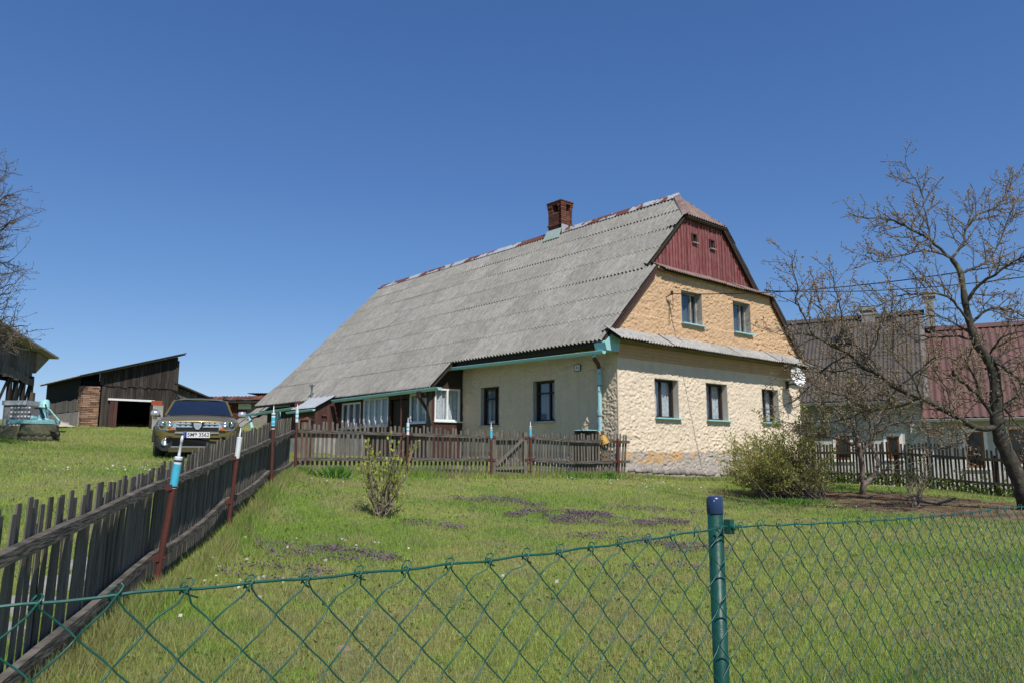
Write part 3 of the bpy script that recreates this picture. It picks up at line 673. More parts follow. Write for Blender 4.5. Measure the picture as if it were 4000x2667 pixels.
# ---------------- timber porch along the lower eave
PX = -1.15; PYE = 5.86
def wallboxes(b, u0, u1, z0, z1, openings, fn):
    us = sorted({u0, u1, *[o[k] for o in openings for k in (0, 1)]}); zs = sorted({z0, z1, *[o[k] for o in openings for k in (2, 3)]})
    for a, c in zip(us, us[1:]):
        run = None
        for e, f in zip(zs, zs[1:]):
            hole = any(o[0] <= (a+c)/2 <= o[1] and o[2] <= (e+f)/2 <= o[3] for o in openings)
            if hole:
                if run: fn(b, a, c, *run); run = None
            else: run = (run[0], f) if run else (e, f)
        if run: fn(b, a, c, *run)
pw = [(6.02, 6.88, 1.32, 2.17), (8.02, 9.50, 1.28, 2.15), (9.66, 10.88, 1.25, 2.08)]
door = (6.95, 7.92, .45, 2.05)
b = MB(); wallboxes(b, PYE, 13.0, .1, 2.42, pw+[door], lambda b, a, c, e, f: b.box((PX, a, e), (PX+.06, c, f)))
porch = b.build('porch_wall', M['brownwood'], house, HM)
b = MB(); wallboxes(b, PX+.06, -.03, .1, 2.37, [(-.98, -.08, 1.36, 2.30)], lambda b, a, c, e, f: b.box((a, PYE, e), (c, PYE+.06, f))); b.build('porch_end_wall', M['brownwood'], house, HM)
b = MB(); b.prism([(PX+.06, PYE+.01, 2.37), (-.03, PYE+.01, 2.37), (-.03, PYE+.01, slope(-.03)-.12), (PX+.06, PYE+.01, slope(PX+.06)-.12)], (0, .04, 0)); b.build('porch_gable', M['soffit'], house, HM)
window(house, ('y', PYE), -.98, -.08, 1.36, 2.30, .01, M['wframe'], M['curtain'], sillm=M['wframe'], rev=False, fwid=.06, sill_out=.05, fold=5)
window(house, ('x', PX), pw[0][0], pw[0][1], pw[0][2], pw[0][3], .005, M['wframe'], M['curtain'], sillm=M['wframe'], rev=False, fwid=.055, sill_out=.05, fold=5)
window(house, ('x', PX), pw[1][0], pw[1][1], pw[1][2], pw[1][3], .005, M['wframe'], M['sheer'], sillm=M['wframe'], rev=False, fwid=.055, sill_out=.05, mull=[8.42, 8.80, 9.15], fold=6)
window(house, ('x', PX), pw[2][0], pw[2][1], pw[2][2], pw[2][3], .005, M['wframe'], M['sheer'], sillm=M['wframe'], rev=False, fwid=.055, sill_out=.05, mull=[10.08, 10.48], fold=5)
b = MB(); b.box((PX+.10, door[0]+.02, .4), (PX+.15, door[1]-.02, 2.03)); dr = b.build('porch_door', M['soffit'], house, HM)
b = MB(); b.tube([(PX+.08, 7.05, 1.25), (PX+.06, 7.05, 1.25), (PX+.06, 7.17, 1.25)], .012, 6); b.build('handle', M['steel'], dr, HM)
b = MB(); b.box((PX-.03, 5.84, .1), (PX+.05, 5.98, 2.2)); b.build('porch_post', M['grey_wood'], house, HM)
b = MB(); b.beam((PX-.34, 5.95, 2.08), (PX+.2, 5.95, 2.12), .16, .17); b.build('beam_end', M['brownwood'], house, HM)
b = MB(); b.beam((PX-.30, 5.95, 2.02), (PX-.0, 5.92, 1.62), .07, .07); b.build('brace', M['brownwood'], house, HM)
b = MB(); b.cyl((-1.36, 6.98, .2), (-1.36, 6.98, 2.2), .026, 8); b.build('porch_pole', M['postred'], house, HM)
b = MB(); b.box((PX-.06, 9.4, -.1), (PX-.002, 11.12, 1.08)); b.build('porch_plinth', M['concrete'], house, HM)
# vestibule with its own little roof
VX, V0, V1 = -1.97, 11.13, 12.75
for k in range(6):
    xa = VX+k*(PX-VX)/6; xb = xa+(PX-VX)/6-.006; tz = lambda x: 1.90+(x-VX)/(PX-VX)*.47
    b = MB(); b.prism([(xa-VX, V0, .95), (xb-VX, V0, .95), (xb-VX, V0, tz(xb)), (xa-VX, V0, tz(xa))], (0, .03, 0)); b.build('vestibule_board', M['brownwood'], house, HM @ T(VX, 0, 0))
b = MB(); b.box((VX, V0+.035, .9), (VX+.03, V1, 1.88)); b.box((VX+.03, V1-.03, .9), (PX, V1, 2.2)); b.build('vestibule_wall', M['brownwood'], house, HM)
b = MB(); b.box((VX-.04, V0-.03, -.1), (PX-.07, V1+1.3, .96)); b.build('vestibule_plinth', M['concrete'], house, HM)
ln = math.hypot(.95, .54); me = sheet('vestibule_roof', 1.82, ln, .10, .012, M['zinc'], .01)
place(bpy.data.objects.new('vestibule_roof', me), house, HM @ Matrix(((0, -.95/ln, -.54/ln, PX+.06), (1, 0, 0, V0-.14), (0, -.54/ln, .95/ln, 2.47), (0, 0, 0, 1))))
gutter((VX-.13, V0-.16, 1.86), (VX-.13, V1+.2, 1.83), .05, house, hooks=2)
b = MB(); b.cyl((-1.25, 12.9, 1.9), (-1.25, 12.9, 2.78), .035, 8); b.lathe([(.0, 2.80), (.10, 2.78), (.10, 2.80), (.0, 2.86)], 10, T(-1.25, 12.9, 0)); b.build('vent_pipe', M['steel'], house, HM)
# open dark lean-to at the far end
for yy in (15.3,):
    b = MB(); b.box((-1.38, yy, .1), (-1.28, yy+.16, 2.0)); b.build('eave_post', M['turq'], house, HM)
b = MB(); b.box((-.9, 13.0, 0), (-.86, 17.4, 2.2)); b.build('shed_boarding', M['dark_wood'], house, HM)
ln2 = 1.5; me = sheet('lean_to_sheet', 1.04, ln2, .13, .018, M['roof'])
for k in range(2):
    for r in range(2):
        place(bpy.data.objects.new('lean_to_sheet', me), house, HM @ Matrix(((0, -cs*1.05, -sn, -.15-r*.86), (1, 0, 0, 17.45+k*1.04), (0, -sn*.62, cs, 2.66-r*.55-k*.04), (0, 0, 0, 1))))
bh = MB(); bh.box((-1.72, 11.095, 1.40), (-1.60, 11.128, 1.62)); bird = bh.build('nest_box', M['brownwood'], house, HM)
bh = MB(); bh.prism([(-1.75, 11.05, 1.66), (-1.57, 11.05, 1.66), (-1.57, 11.13, 1.70), (-1.75, 11.13, 1.70)], (0, 0, .015)); bh.build('nest_box_roof', M['postred'], bird, HM)

# ------------------------------------------------------------------ things at the house wall
# satellite dish
dc = V(at(3119, 1470, 21.6)); fd = nrm((.40, -.88, .30))
sd_ = nrm(np.cross(fd, (0, 0, 1))); ud = np.cross(sd_, fd)
dish = thing('satellite_dish', 'white oval satellite dish on a bracket at the right end of the gable', 'satellite dish', T(*hw(7.68, -.02, 2.5)))
b = MB(); n = 28; rings = [0, .25, .5, .75, .93, 1.0]; v = []; f = []
for back in (0, 1):
    o0 = len(v)
    for r in rings:
        for j in range(n):
            a = 2*math.pi*j/n; v.append(dc+sd_*.27*r*math.cos(a)+ud*.30*r*math.sin(a)-fd*(.075*(1-r*r)+.006*back))
    for i in range(len(rings)-1):
        for j in range(n): f.append((o0+i*n+j, o0+i*n+(j+1) % n, o0+(i+1)*n+(j+1) % n, o0+(i+1)*n+j))
b.add(v, f); b.tube([dc+sd_*.27*math.cos(a)+ud*.30*math.sin(a) for a in np.linspace(0, 6.2832, 29)], .006, 5)
b.build('reflector', M['white'], dish, smooth=True)
b = MB(); lnb = dc+fd*.30-ud*.20; b.tube([dc-ud*.29-fd*.02, dc-ud*.30+fd*.12, lnb], .011, 6); b.build('feed_arm', M['black'], dish)
b = MB(); b.cyl(lnb-fd*.0, lnb-fd*.09+ud*.02, .025, 10); b.build('receiver', M['black'], dish)
b = MB(); b.tube([hw(7.68, .02, 2.48), hw(7.68, -.22, 2.50), hw(7.80, -.32, 2.46), dc-fd*.08-ud*.08], .02, 7); b.cyl(hw(7.68, -.03, 2.36), hw(7.68, -.03, 2.60), .05, 8); b.build('bracket', M['black'], dish)
# overhead cable
cab = thing('overhead_cable', 'thin dark power cable running from the ochre gable up to the right', 'cable', T(*hw(1.99, -.03, 4.41)))
p0 = V(hw(1.99, -.16, 4.43)); p1 = V(at(4180, 990, 12.5)); ts = np.linspace(0, 1, 40)
b = MB(); b.tube([p0+(p1-p0)*t-V((0, 0, .5*4*t*(1-t)*.45)) for t in ts], .011, 5); b.build('wire', M['black'], cab)
b = MB(); p2 = V(at(4180, 1025, 12.5)); pm = p0+(p1-p0)*.30; b.tube([pm+(p2-pm)*t-V((0, 0, .14+.16*4*t*(1-t))) for t in ts], .009, 5); b.build('wire', M['black'], cab)
b = MB(); b.tube([hw(1.93, .02, 4.36), hw(1.93, -.16, 4.40), hw(1.93, -.16, 4.47)], .014, 6); b.lathe([(.03, 0), (.045, .03), (.03, .05), (.045, .07), (.02, .10)], 10, T(*hw(1.96, -.16, 4.40))); b.build('insulator', M['brownwood'], cab)
b = MB(); b.tube([hw(1.98, -.16, 4.42), hw(2.05, -.12, 4.12), hw(2.12, -.06, 4.06), hw(2.02, -.05, 4.30), hw(1.98, -.045, 3.9), hw(1.99, -.045, 3.65)], .007, 5); b.build('drip_loop', M['black'], cab)
# rain barrel and the yellow can
bx, by = -.40, .66; bz = G(*hw(bx, by, 0)[:2]); bw = hw(bx, by, 0)
bar = thing('rain_barrel', 'dark plastic rain barrel under the downpipe at the house corner', 'barrel', T(bw[0], bw[1], bz))
b = MB(); b.lathe([(.20, .0), (.25, .05), (.285, .35), (.29, .5), (.28, .7), (.25, .90), (.262, .905), (.262, .93), (.235, .93), (.225, .80)], 22); b.build('drum', M['black'], bar, T(bw[0], bw[1], bz), True)
b = MB()
for z in (.30, .62): b.tube([(.289*math.cos(a), .289*math.sin(a), z) for a in np.linspace(0, 6.2832, 23)], .012, 5)
b.build('hoop', M['black'], bar, T(bw[0], bw[1], bz))
b = MB(); b.tube([(.262*math.cos(a), .262*math.sin(a), .935) for a in np.linspace(0, 6.2832, 23)], .012, 5); b.build('rim', M['turqrust'], bar, T(bw[0], bw[1], bz))
M['yellow'] = mk('yellow_plastic', (.50, .30, .06), (.36, .20, .04), scale=9, rough=.4)
yc = V(at(2358, 1716, 16.0)); can = thing('yellow_bucket', 'small yellow plastic bucket hung on the fence in front of the rain barrel', 'bucket', T(*yc))
b = MB(); mm = T(*yc) @ Matrix.Rotation(2.75, 4, 'Y'); b.lathe([(.065, -.10), (.075, -.09), (.10, .08), (.108, .085), (.108, .10), (.094, .10), (.07, -.08)], 16); b.build('pail', M['yellow'], can, mm, True)
b = MB(); b.tube([(.105*math.cos(a), 0, .09+.09*math.sin(a)) for a in np.linspace(0, math.pi, 11)], .005, 5); b.build('handle', M['steel'], can, mm)
# rust-capped stump post by the yard fence
pp = at(1193, 1800, 15.0); pz = G(pp[0], pp[1]); pil = thing('stub_pillar', 'short rusty capped pillar standing behind the fence corner', 'post', T(pp[0], pp[1], pz))
htop = at(1193, 1640, 15.0)[2]
b = MB(); b.box((-.085, -.085, -.2), (.085, .085, htop-pz)); b.build('shaft', mk('rust_brown', (.12, .06, .035), (.16, .10, .065), scale=5, rough=.85, bump=.3), pil, T(pp[0], pp[1], pz))
b = MB(); b.box((-.115, -.115, 0), (.115, .115, .03)); b.lathe([(.10, .03), (.0, .07)], 4, RZ(.785)); b.build('cap', M['rust'], pil, T(pp[0], pp[1], htop))
# ------------------------------------------------------------------ picket fence up the slope
def lerp(a, b, t): return tuple(a[i]+(b[i]-a[i])*t for i in range(len(a)))
FA0 = at(-330, 2500, 2.1); FP = [(2.1, None), (5.3, (600, 2310, 685, 1885)), (7.9, (890, 2070, 932, 1775)), (10.1, (1060, 1900, 1070, 1665)), (13.0, (1152, 1850, 1162, 1640))]
def fence_x(y): return np.interp(y, [1.6, 2.9, 5.3, 7.9, 10.1, 13.0], [-1.70, -1.99, -2.55, -3.04, -3.31, -3.84])
pk = MB(); w_, t_ = .063, .012
pk.prism([(-w_/2, 0, 0), (w_/2, 0, 0), (w_/2, 0, .985), (w_/2-.006, 0, 1), (-w_/2+.006, 0, 1), (-w_/2, 0, 1)], (0, t_, 0)); picket_me = pk.mesh('picket', M['grey_wood'])
M['railwood'] = mk('rail_wood', (.15, .135, .113), (.055, .049, .042), scale=14, rough=.95, stretch=(.5, .5, 3), coord='pos', bump=.8, bscale=25, lo=.38, hi=.62)
low_me = picket_me.copy(); low_me.materials.clear(); low_me.materials.append(M['dark_wood'])
fence = thing('picket_fence', 'weathered picket fence climbing the slope along the left edge of the lawn', 'fence', T(-2.46, 5.3, G(-2.46, 5.3)))
ys_ = []; y = 1.75
while y < 12.92: ys_.append(y); y += .0835*math.cos(.18)
def ftop(y): return np.interp(y, [1.6, 2.9, 5.3, 7.9, 10.1, 13.0], [1.30, 1.335, 1.435, 1.71, 1.95, 2.14])
def rail1(y): return np.interp(y, [1.6, 2.9, 5.3, 7.9, 10.1, 13.0], [1.12, 1.185, 1.345, 1.52, 1.73, 1.93])
def rail2(y): return np.interp(y, [1.6, 2.9, 5.3, 7.9, 10.1, 13.0], [.62, .70, .86, 1.07, 1.31, 1.40])
slope_a = math.atan2(-.177, 1)
for y in ys_:
    x = float(fence_x(y)); g = G(x, y); tp = float(ftop(y))+random.uniform(-.010, .010)-(.03 if random.random() < .06 else 0)
    lean = random.uniform(-.018, .018); d = math.atan2(float(fence_x(y+.1)-fence_x(y)), .1)
    mm = T(x-.02, y, g-.04+random.uniform(0, .05)) @ RZ(math.pi/2-d) @ Matrix.Rotation(lean, 4, 'Y') @ Matrix.Rotation(.03+random.uniform(-.012, .012), 4, 'X') @ Matrix.Diagonal((random.uniform(.9, 1.12)*float(np.interp(y, [2.9, 5.2], [.74, 1])), float(np.interp(y, [2.9, 5.2], [.5, 1])), tp-g+.04, 1))
    place(bpy.data.objects.new('picket', picket_me), fence, mm)
    if random.random() < float(np.interp(y, [3.6, 5.0], [.12, .93])):
        q = float(rail1(y))+random.uniform(-.01, .05); yb_ = y+.041; xb_ = float(fence_x(yb_))-.048; gb_ = G(xb_, yb_)
        place(bpy.data.objects.new('picket', low_me), fence, T(xb_, yb_, gb_-.03) @ RZ(math.pi/2-d) @ Matrix.Rotation(random.uniform(-.02, .02), 4, 'Y') @ Matrix.Diagonal((random.uniform(.55, .8), 1, q-gb_+.03, 1)))
pl_ = [1.75, 5.3, 7.9, 10.1, 13.0]
for (a, c) in zip(pl_, pl_[1:]):
    for rf, sg in ((rail1, .015), (rail2, .05)):
        n = 9; b = MB(); P = []
        for i in range(n):
            t = i/(n-1); y = a+(c-a)*t; P.append((float(fence_x(y))+.030, y, float(rf(y))-sg*4*t*(1-t)*(1 if a > 5 else .3)))
        v = []; f = []
        for i, p in enumerate(P):
            r = .030+.004*math.sin(i*2.1)
            v += [(p[0]-.018, p[1], p[2]-r), (p[0]+.024, p[1], p[2]-r*.9), (p[0]+.022, p[1], p[2]+r*.9), (p[0]-.018, p[1], p[2]+r)]
            if i: k = 4*i; f += [(k-4+j, k-4+(j+1) % 4, k+(j+1) % 4, k+j) for j in range(4)]
        f += [(3, 2, 1, 0), tuple(range(4*n-4, 4*n))]; b.add(v, f); b.build('rail', M['railwood'], fence)
tubes = []
posts = []
for y, q in FP[1:]:
    bo = V(at(q[0], q[1], y)); to = V(at(q[2], q[3], y)); off = V((.06, 0, 0)); bo = bo+off*0; bo[0] = fence_x(y)+.075; dx = to[0]-at(q[0], q[1], y)[0]
    to = V((bo[0]+dx, y-.02, to[2])); bo[1] = y-.0; bo[2] = G(bo[0], y)-.06
    b = MB(); b.cyl(bo, to, .022, 10); po = b.build('post', M['postred'], fence)
    for rf in (rail1, rail2):
        z = float(rf(y)); t = (z-bo[2])/(to[2]-bo[2]); c = bo+(to-bo)*t
        b = MB(); b.box((c[0]-.045, c[1]-.028, z-.020), (c[0]+.004, c[1]+.028, z+.020)); b.cyl((c[0]+.02, c[1]+.0, z), (c[0]+.036, c[1], z), .008, 6); b.build('rail_bracket', M['postred'], po)
    posts.append((bo, to))
# yard fence from the corner to the house
A = V((-3.78, 13.02)); Bq = V((2.50, 16.25)); FD = (Bq-A)/np.linalg.norm(Bq-A); FL = float(np.linalg.norm(Bq-A)); FN = V((FD[1], -FD[0]))   # FN looks to the camera side
yard = thing('picket_fence', 'weathered picket fence across the yard in front of the farmhouse facade', 'fence', T(A[0], A[1], G(*A)))
tg = lambda px: None
def on_line(px, py):
    r = ray(px, py); k = (A[0]*FN[0]+A[1]*FN[1])/(r[0]*FN[0]+r[1]*FN[1]); p = V((r[0]*k, r[1]*k, r[2]*k+EYE)); return float((p[:2]-A)@FD), p[2]
g0, _ = on_line(1921, 1800); g1, _ = on_line(2056, 1800)
t5, _ = on_line(1586, 1800); t6, _ = on_line(1912, 1800); t7, _ = on_line(2066, 1800)
ytop = lambda t: np.interp(t, [0, t5, t6, t7, FL], [on_line(1175, 1640)[1], on_line(1586, 1658)[1], on_line(1912, 1683)[1], on_line(2066, 1690)[1], on_line(2440, 1690)[1]])
yr1 = lambda t: np.interp(t, [0, t5, t6, t7, t7+1, FL], [on_line(1165, 1682)[1], on_line(1586, 1695)[1], on_line(1912, 1706)[1], on_line(2066, 1709)[1], on_line(2240, 1720)[1], on_line(2440, 1725)[1]])
yr2 = lambda t: np.interp(t, [0, t5, t6, t7, t7+1, FL], [on_line(1165, 1791)[1], on_line(1586, 1793)[1], on_line(1912, 1795)[1], on_line(2066, 1794)[1], on_line(2240, 1805)[1], on_line(2440, 1801)[1]])
def yp(t, z, o=0): p = A+FD*t+FN*o; return (p[0], p[1], z)
t = .06; fa = math.atan2(FD[1], FD[0])
while t < FL:
    if g0-.02 < t < g1+.02: t += .02; continue
    p = yp(t, 0, -.018); g = G(p[0], p[1]); near_end = max(0, (t-FL+.9))
    mm = T(p[0], p[1], g-.03+random.uniform(0, .05)) @ RZ(fa) @ Matrix.Rotation(random.uniform(-.02, .02)+near_end*.10, 4, 'Y') @ Matrix.Diagonal((random.uniform(.56, .69), 1.2, float(ytop(t))-g+random.uniform(-.035, .02), 1))
    place(bpy.data.objects.new('picket', picket_me), yard, mm); t += .083 if t < t6 else .072
for (a, c) in ((0.03, t5), (t5, t6), (t7, FL+.05)):
    for rf in (yr1, yr2):
        b = MB(); n = 6; v = []; f = []
        for i in range(n):
            tt = a+(c-a)*i/(n-1); z = float(rf(min(tt, FL)))
            v += [yp(tt, z-.03, .004), yp(tt, z-.03, .04), yp(tt, z+.03, .04), yp(tt, z+.03, .004)]
            if i: k = 4*i; f += [(k-4+j, k-4+(j+1) % 4, k+(j+1) % 4, k+j) for j in range(4)]
        f += [(3, 2, 1, 0), tuple(range(4*n-4, 4*n))]; b.add(v, f); b.build('rail', M['railwood'], yard)
for tt, zt, bend in ((t5, on_line(1586, 1690)[1], 0), (t6, on_line(1912, 1706)[1], 0), (t7, on_line(2066, 1700)[1], 0), (FL-.28, float(yr1(FL-.3))+.05, 0)):
    p = yp(tt, 0, .07); g = G(p[0], p[1]); b = MB(); b.cyl((p[0], p[1], g-.1), (p[0], p[1], zt+.02), .022, 9); po = b.build('post', M['postred'], yard)
    for rf in (yr1, yr2):
        z = float(rf(tt)); b = MB(); a_, c_ = yp(tt-.11, z, .046), yp(tt+.11, z, .046); b.beam(a_, c_, .010, .05); b.build('rail_bracket', M['postred'], po)
    if tt < FL-.5: posts.append((V((p[0], p[1], g)), V((p[0], p[1], zt))))
b = MB(); b.beam(yp(FL-1.05, G(*yp(FL-1.05, 0)[:2])-.05, -.55), yp(FL-.55, float(yr1(FL-.6)), -.03), .07, .05); b.build('prop', M['grey_wood'], yard)
# garden gate
gw_, gp = g1-g0, yp((g0+g1)/2, 0)
gate = thing('garden_gate', 'small wooden picket gate with a diagonal brace in the yard fence', 'gate', T(gp[0], gp[1], G(gp[0], gp[1])))
gz = lambda t: G(*yp(t, 0)[:2])
zt, zb = on_line(1990, 1712)[1], on_line(1990, 1826)[1]
for tt, px in ((g0+.035, 1921), (g1-.035, 2056)):
    b = MB(); b.beam(yp(tt, gz(tt)-.06, .0), yp(tt, on_line(px, 1688)[1], .0), .075, .075, FN.tolist()+[0]); b.build('gate_stile', M['grey_wood'], gate)
for z in (zt, zb): b = MB(); b.beam(yp(g0+.075, z, .0), yp(g1-.075, z, .0), .05, .06); b.build('gate_rail', M['grey_wood'], gate)
b = MB(); b.beam(yp(g0+.08, zb+.05, .032), yp(g1-.10, zt-.01, .032), .022, .06); b.build('brace', M['grey_wood'], gate)
b = MB(); b.beam(yp(g0+.06, gz(g0)+.03, .06), yp(g1-.16, gz(g0)+.0, .06), .03, .14); b.build('kick_board', M['grey_wood'], gate)
n = 9
for k in range(n):
    tt = g0+.12+(g1-g0-.24)*k/(n-1); p = yp(tt, 0, -.045)
    mm = T(p[0], p[1], zb-.14) @ RZ(fa) @ Matrix.Rotation(random.uniform(-.02, .02), 4, 'Y') @ Matrix.Diagonal((.66, 1.1, zt+.16-zb+.14+random.uniform(-.03, .03), 1))
    place(bpy.data.objects.new('picket', picket_me), gate, mm)
# sealant cartridges stuck on the post tops
M['cart_white'] = mk('cartridge_white', (.74, .77, .78), (.66, .69, .70), scale=20, rough=.4)
M['cart_blue'] = mk('cartridge_blue', (.06, .42, .60), (.09, .50, .66), scale=14, rough=.4)
M['cart_navy'] = mk('cartridge_navy', (.02, .03, .08), (.03, .04, .10), scale=14, rough=.4)
tube_lab = ['blue sealant tube with the longest nozzle, on the nearest post of the sloping fence',
            'nearly all white sealant tube tilted on the second post of the sloping fence',
            'blue banded sealant tube on the third post of the sloping fence',
            'pale sealant tube with small label on the corner post of the two picket fences',
            'white and pale blue sealant tube on the yard fence behind the lawn shrub',
            'bright blue sealant tube on the post left of the garden gate',
            'bright blue sealant tube on the post right of the garden gate']
styles = ['big', 'white', 'band', 'pale', 'pale', 'blue', 'blue']
for k, ((bo, to), lab, sty) in enumerate(zip(posts, tube_lab, styles)):
    d = nrm(to-bo); sdx = nrm(np.cross(d, (0, 1, 0))); mm = frame(to, sdx, np.cross(d, sdx), d)
    tb = thing('sealant_tube', lab, 'sealant tube', mm, 'sealant tubes capping the fence posts')
    base = M['cart_white']
    b = MB(); b.lathe([(.0255, -.035), (.0265, .17), (.0275, .172), (.0275, .182), (.020, .186)], 16); b.build('cartridge', base, tb, mm)
    b = MB()
    rr = .0272
    def band(z0, z1, m): q = MB(); q.lathe([(rr, z0), (rr, z1)], 16, cap=False); q.build('label_band', m, tb, mm)
    if sty in ('big', 'blue'): band(-.018, .135, M['cart_blue']); band(-.030, -.020, M['cart_navy']); band(.150, .164, M['cart_navy'])
    if sty == 'band': band(.02, .06, M['cart_blue']); band(.075, .125, M['cart_blue']); band(-.02, .01, M['cart_navy']); band(.15, .164, M['cart_navy'])
    if sty == 'pale': band(.03, .12, M['cart_blue']); q = MB(); q.lathe([(.0276, .055), (.0276, .095)], 16, cap=False); q.build('label_band', M['cart_white'], tb, mm, True)
    if sty == 'white':
        for z in (-.02, .03, .08, .13):
            q = MB(); q.box((-.004, -.0285, z), (.006, -.0265, z+.028)); q.build('print_mark', M['cart_navy'], tb, mm)
    if sty in ('big', 'blue'):
        q = MB(); q.box((-.012, -.0295, .06), (.010, -.0265, .115)); q.build('print_mark', M['cart_white'], tb, mm)
    L_ = .135 if sty == 'big' else .085
    b.lathe([(.012, .184), (.010, .20), (.0085, .20+L_*.65), (.010, .20+L_*.66), (.010, .20+L_*.86), (.004, .20+L_)] if sty == 'big' else [(.011, .184), (.009, .20), (.003, .20+L_)], 10); b.build('nozzle', M['cart_white'], tb, mm, True)

# ------------------------------------------------------------------ chain link fence beside the camera
M['pvcgreen'] = mk('green_pvc_wire', (.006, .070, .055), (.012, .092, .072), scale=30, rough=.38, spec=.4)
M['postgreen'] = mk('green_post_paint', (.006, .050, .039), (.009, .066, .051), scale=6, rough=.42, spec=.3, bump=.08, bscale=60, speck=((.03, .10, .08), 90, .68, .74))
M['capblue'] = mk('blue_cap_plastic', (.012, .030, .095), (.022, .045, .12), scale=30, rough=.3, spec=.5, speck=((.35, .38, .42), 160, .70, .74))
f0 = V(at(265*1.7007, 1365*1.7007, .972)); fd_ = V((.0660, .0540, 0)); fd_ = fd_/np.linalg.norm(fd_); fn_ = V((fd_[1], -fd_[0], 0))
CELL = .0853; iP = 15.4
ptop = V(at(1648*1.7007, 1140*1.7007, 1.80)); pcl = V(at(2836, 2056, 1.80)); sP = float((pcl[:2]-f0[:2]) @ fd_[:2])
link = thing('chain_link_fence', 'green plastic coated chain link fence crossing the foreground of the lawn', 'fence', T(ptop[0], ptop[1], G(ptop[0], ptop[1])))
def wtop(s):                                                          # height of the tension wire
    zl, zr = f0[2], at(4000, 1969, 3.33)[2]; zp = pcl[2]
    if s < sP: t = s/sP; return zl+(zp-zl)*t-.012*math.sin(math.pi*min(max(t, 0), 1))
    t = (s-sP)/2.35; return zp+(zr-zp)*t-.012*math.sin(math.pi*min(t*1.2, 1))
def fp(s, z, o=0): p = f0+fd_*s+fn_*o; return (p[0], p[1], z)
b = MB(); S = np.arange(-.62, 5.42, .04); b.tube([fp(s, wtop(s)+.0015*math.sin(s*40), 0) for s in S], .0022, 6); b.build('tension_wire', M['pvcgreen'], link)
nrow = 24; half = CELL/2
wires = []
for i in range(-14, 128):
    b = MB(); s0 = i*half; P = []
    for k in range(nrow*2+1):
        odd = (k+i) % 2
        s = s0+half*odd; z = wtop(s)-half*k
        P.append((s, z, k, odd))
    Q = []
    for (a, c) in zip(P, P[1:]):
        for q in range(5):
            u = q/5; e = u*u*(3-2*u); e = .78*u+.22*e; s = a[0]+(c[0]-a[0])*e; z = a[1]+(c[1]-a[1])*u
            front = 1 if c[0] > a[0] else -1                          # rising to the right when read downwards lies behind
            o = -.0035*front*math.sin(math.pi*u)*1.0
            sg = (z-wtop(s))
            s2 = s+.006*math.sin(z*7+s*3)+.0035*math.sin(s*23+z*11)+sg*.02; z2 = z+.004*math.sin(s*5+z*3)
            Q.append(fp(s2, z2, o+.006*math.sin(s*2.2+z*2)))
    if P[0][3] == 0 and i % 2 == 0: pass
    up = fp(P[0][0], wtop(P[0][0]), 0)
    s, zz = P[0][0], wtop(P[0][0])
    if i % 2 == 0:
        b.tube([fp(s-.007, zz-.007, -.004), fp(s-.003, zz+.001, -.0045), fp(s+.002, zz+.0035, -.002), fp(s+.003, zz-.001, .003), fp(s+.004, zz-.007, -.001)]+Q[2:], .0014, 5)
    else:
        w = random.uniform(.65, 1.0); dr_ = random.uniform(-.5, 1)
        hook = [(-.011, -.018, .003), (-.002, -.004, .0045), (.006, .006, .004), (.0095, .011, .001), (.007, .0145, -.003), (.001, .013, -.005), (-.005, .006, -.005), (-.007, -.002, -.0045), (-.002+.010*dr_, -.010, -.005), (.001+.020*dr_, -.015, -.006)]
        hk = [fp(s+q[0]*w, zz+q[1]*w, q[2]) for q in hook]
        b.tube(hk[::-1]+Q[3:], .0014, 5)
    b.build('mesh_wire', M['pvcgreen'], link, smooth=True)
pb = V((ptop[0]+.012, ptop[1]+.026, 0)); pb[2] = G(pb[0], pb[1])-.3
lean = V((at(1665*1.7007, 2667, 1.80)[0]-ptop[0], 0, 0)); 
pt = V((ptop[0], ptop[1]+.027, ptop[2]-.012)); kk = (pt[2]-pb[2])/(ptop[2]-at(2832, 2667, 1.8)[2]); pb[0] = pt[0]+(lean[0])*0+ .0
b = MB(); b.cyl(pb, pt, .0182, 20); po = b.build('post', M['postgreen'], link, smooth=True)
b = MB(); b.lathe([(.0192, -.030), (.0197, -.028), (.0197, .004), (.018, .0095), (.014, .012), (.0, .0125)], 24, T(*pt)); b.build('cap', M['capblue'], po, smooth=True)
c = V(pcl)+fn_*.002
b = MB(); cM = frame((pt[0]+.021, pt[1]-.022, pcl[2]), (fd_[0], fd_[1], 0), (-fn_[0], -fn_[1], 0), (0, 0, 1))
b.box((-.004, -.012, -.017), (.012, .006, .017), cM); b.lathe([(.0075, -.006), (.0075, .008), (.0055, .010)], 10, cM @ T(.004, -.012, 0) @ Matrix.Rotation(math.pi/2, 4, 'X')); b.build('wire_clip', M['pvcgreen'], po)
b = MB(); b.tube([(pt[0]+.0215*math.cos(a), pt[1]+.0215*math.sin(a), pcl[2]-.83+.01*math.sin(a)) for a in np.linspace(0, 6.2832, 17)], .0022, 5); b.tube([(pt[0]+.02, pt[1]-.02, pcl[2]-.835), (pt[0]+.04, pt[1]-.03, pcl[2]-.84)], .002, 4); b.build('tie_wire', M['pvcgreen'], po)
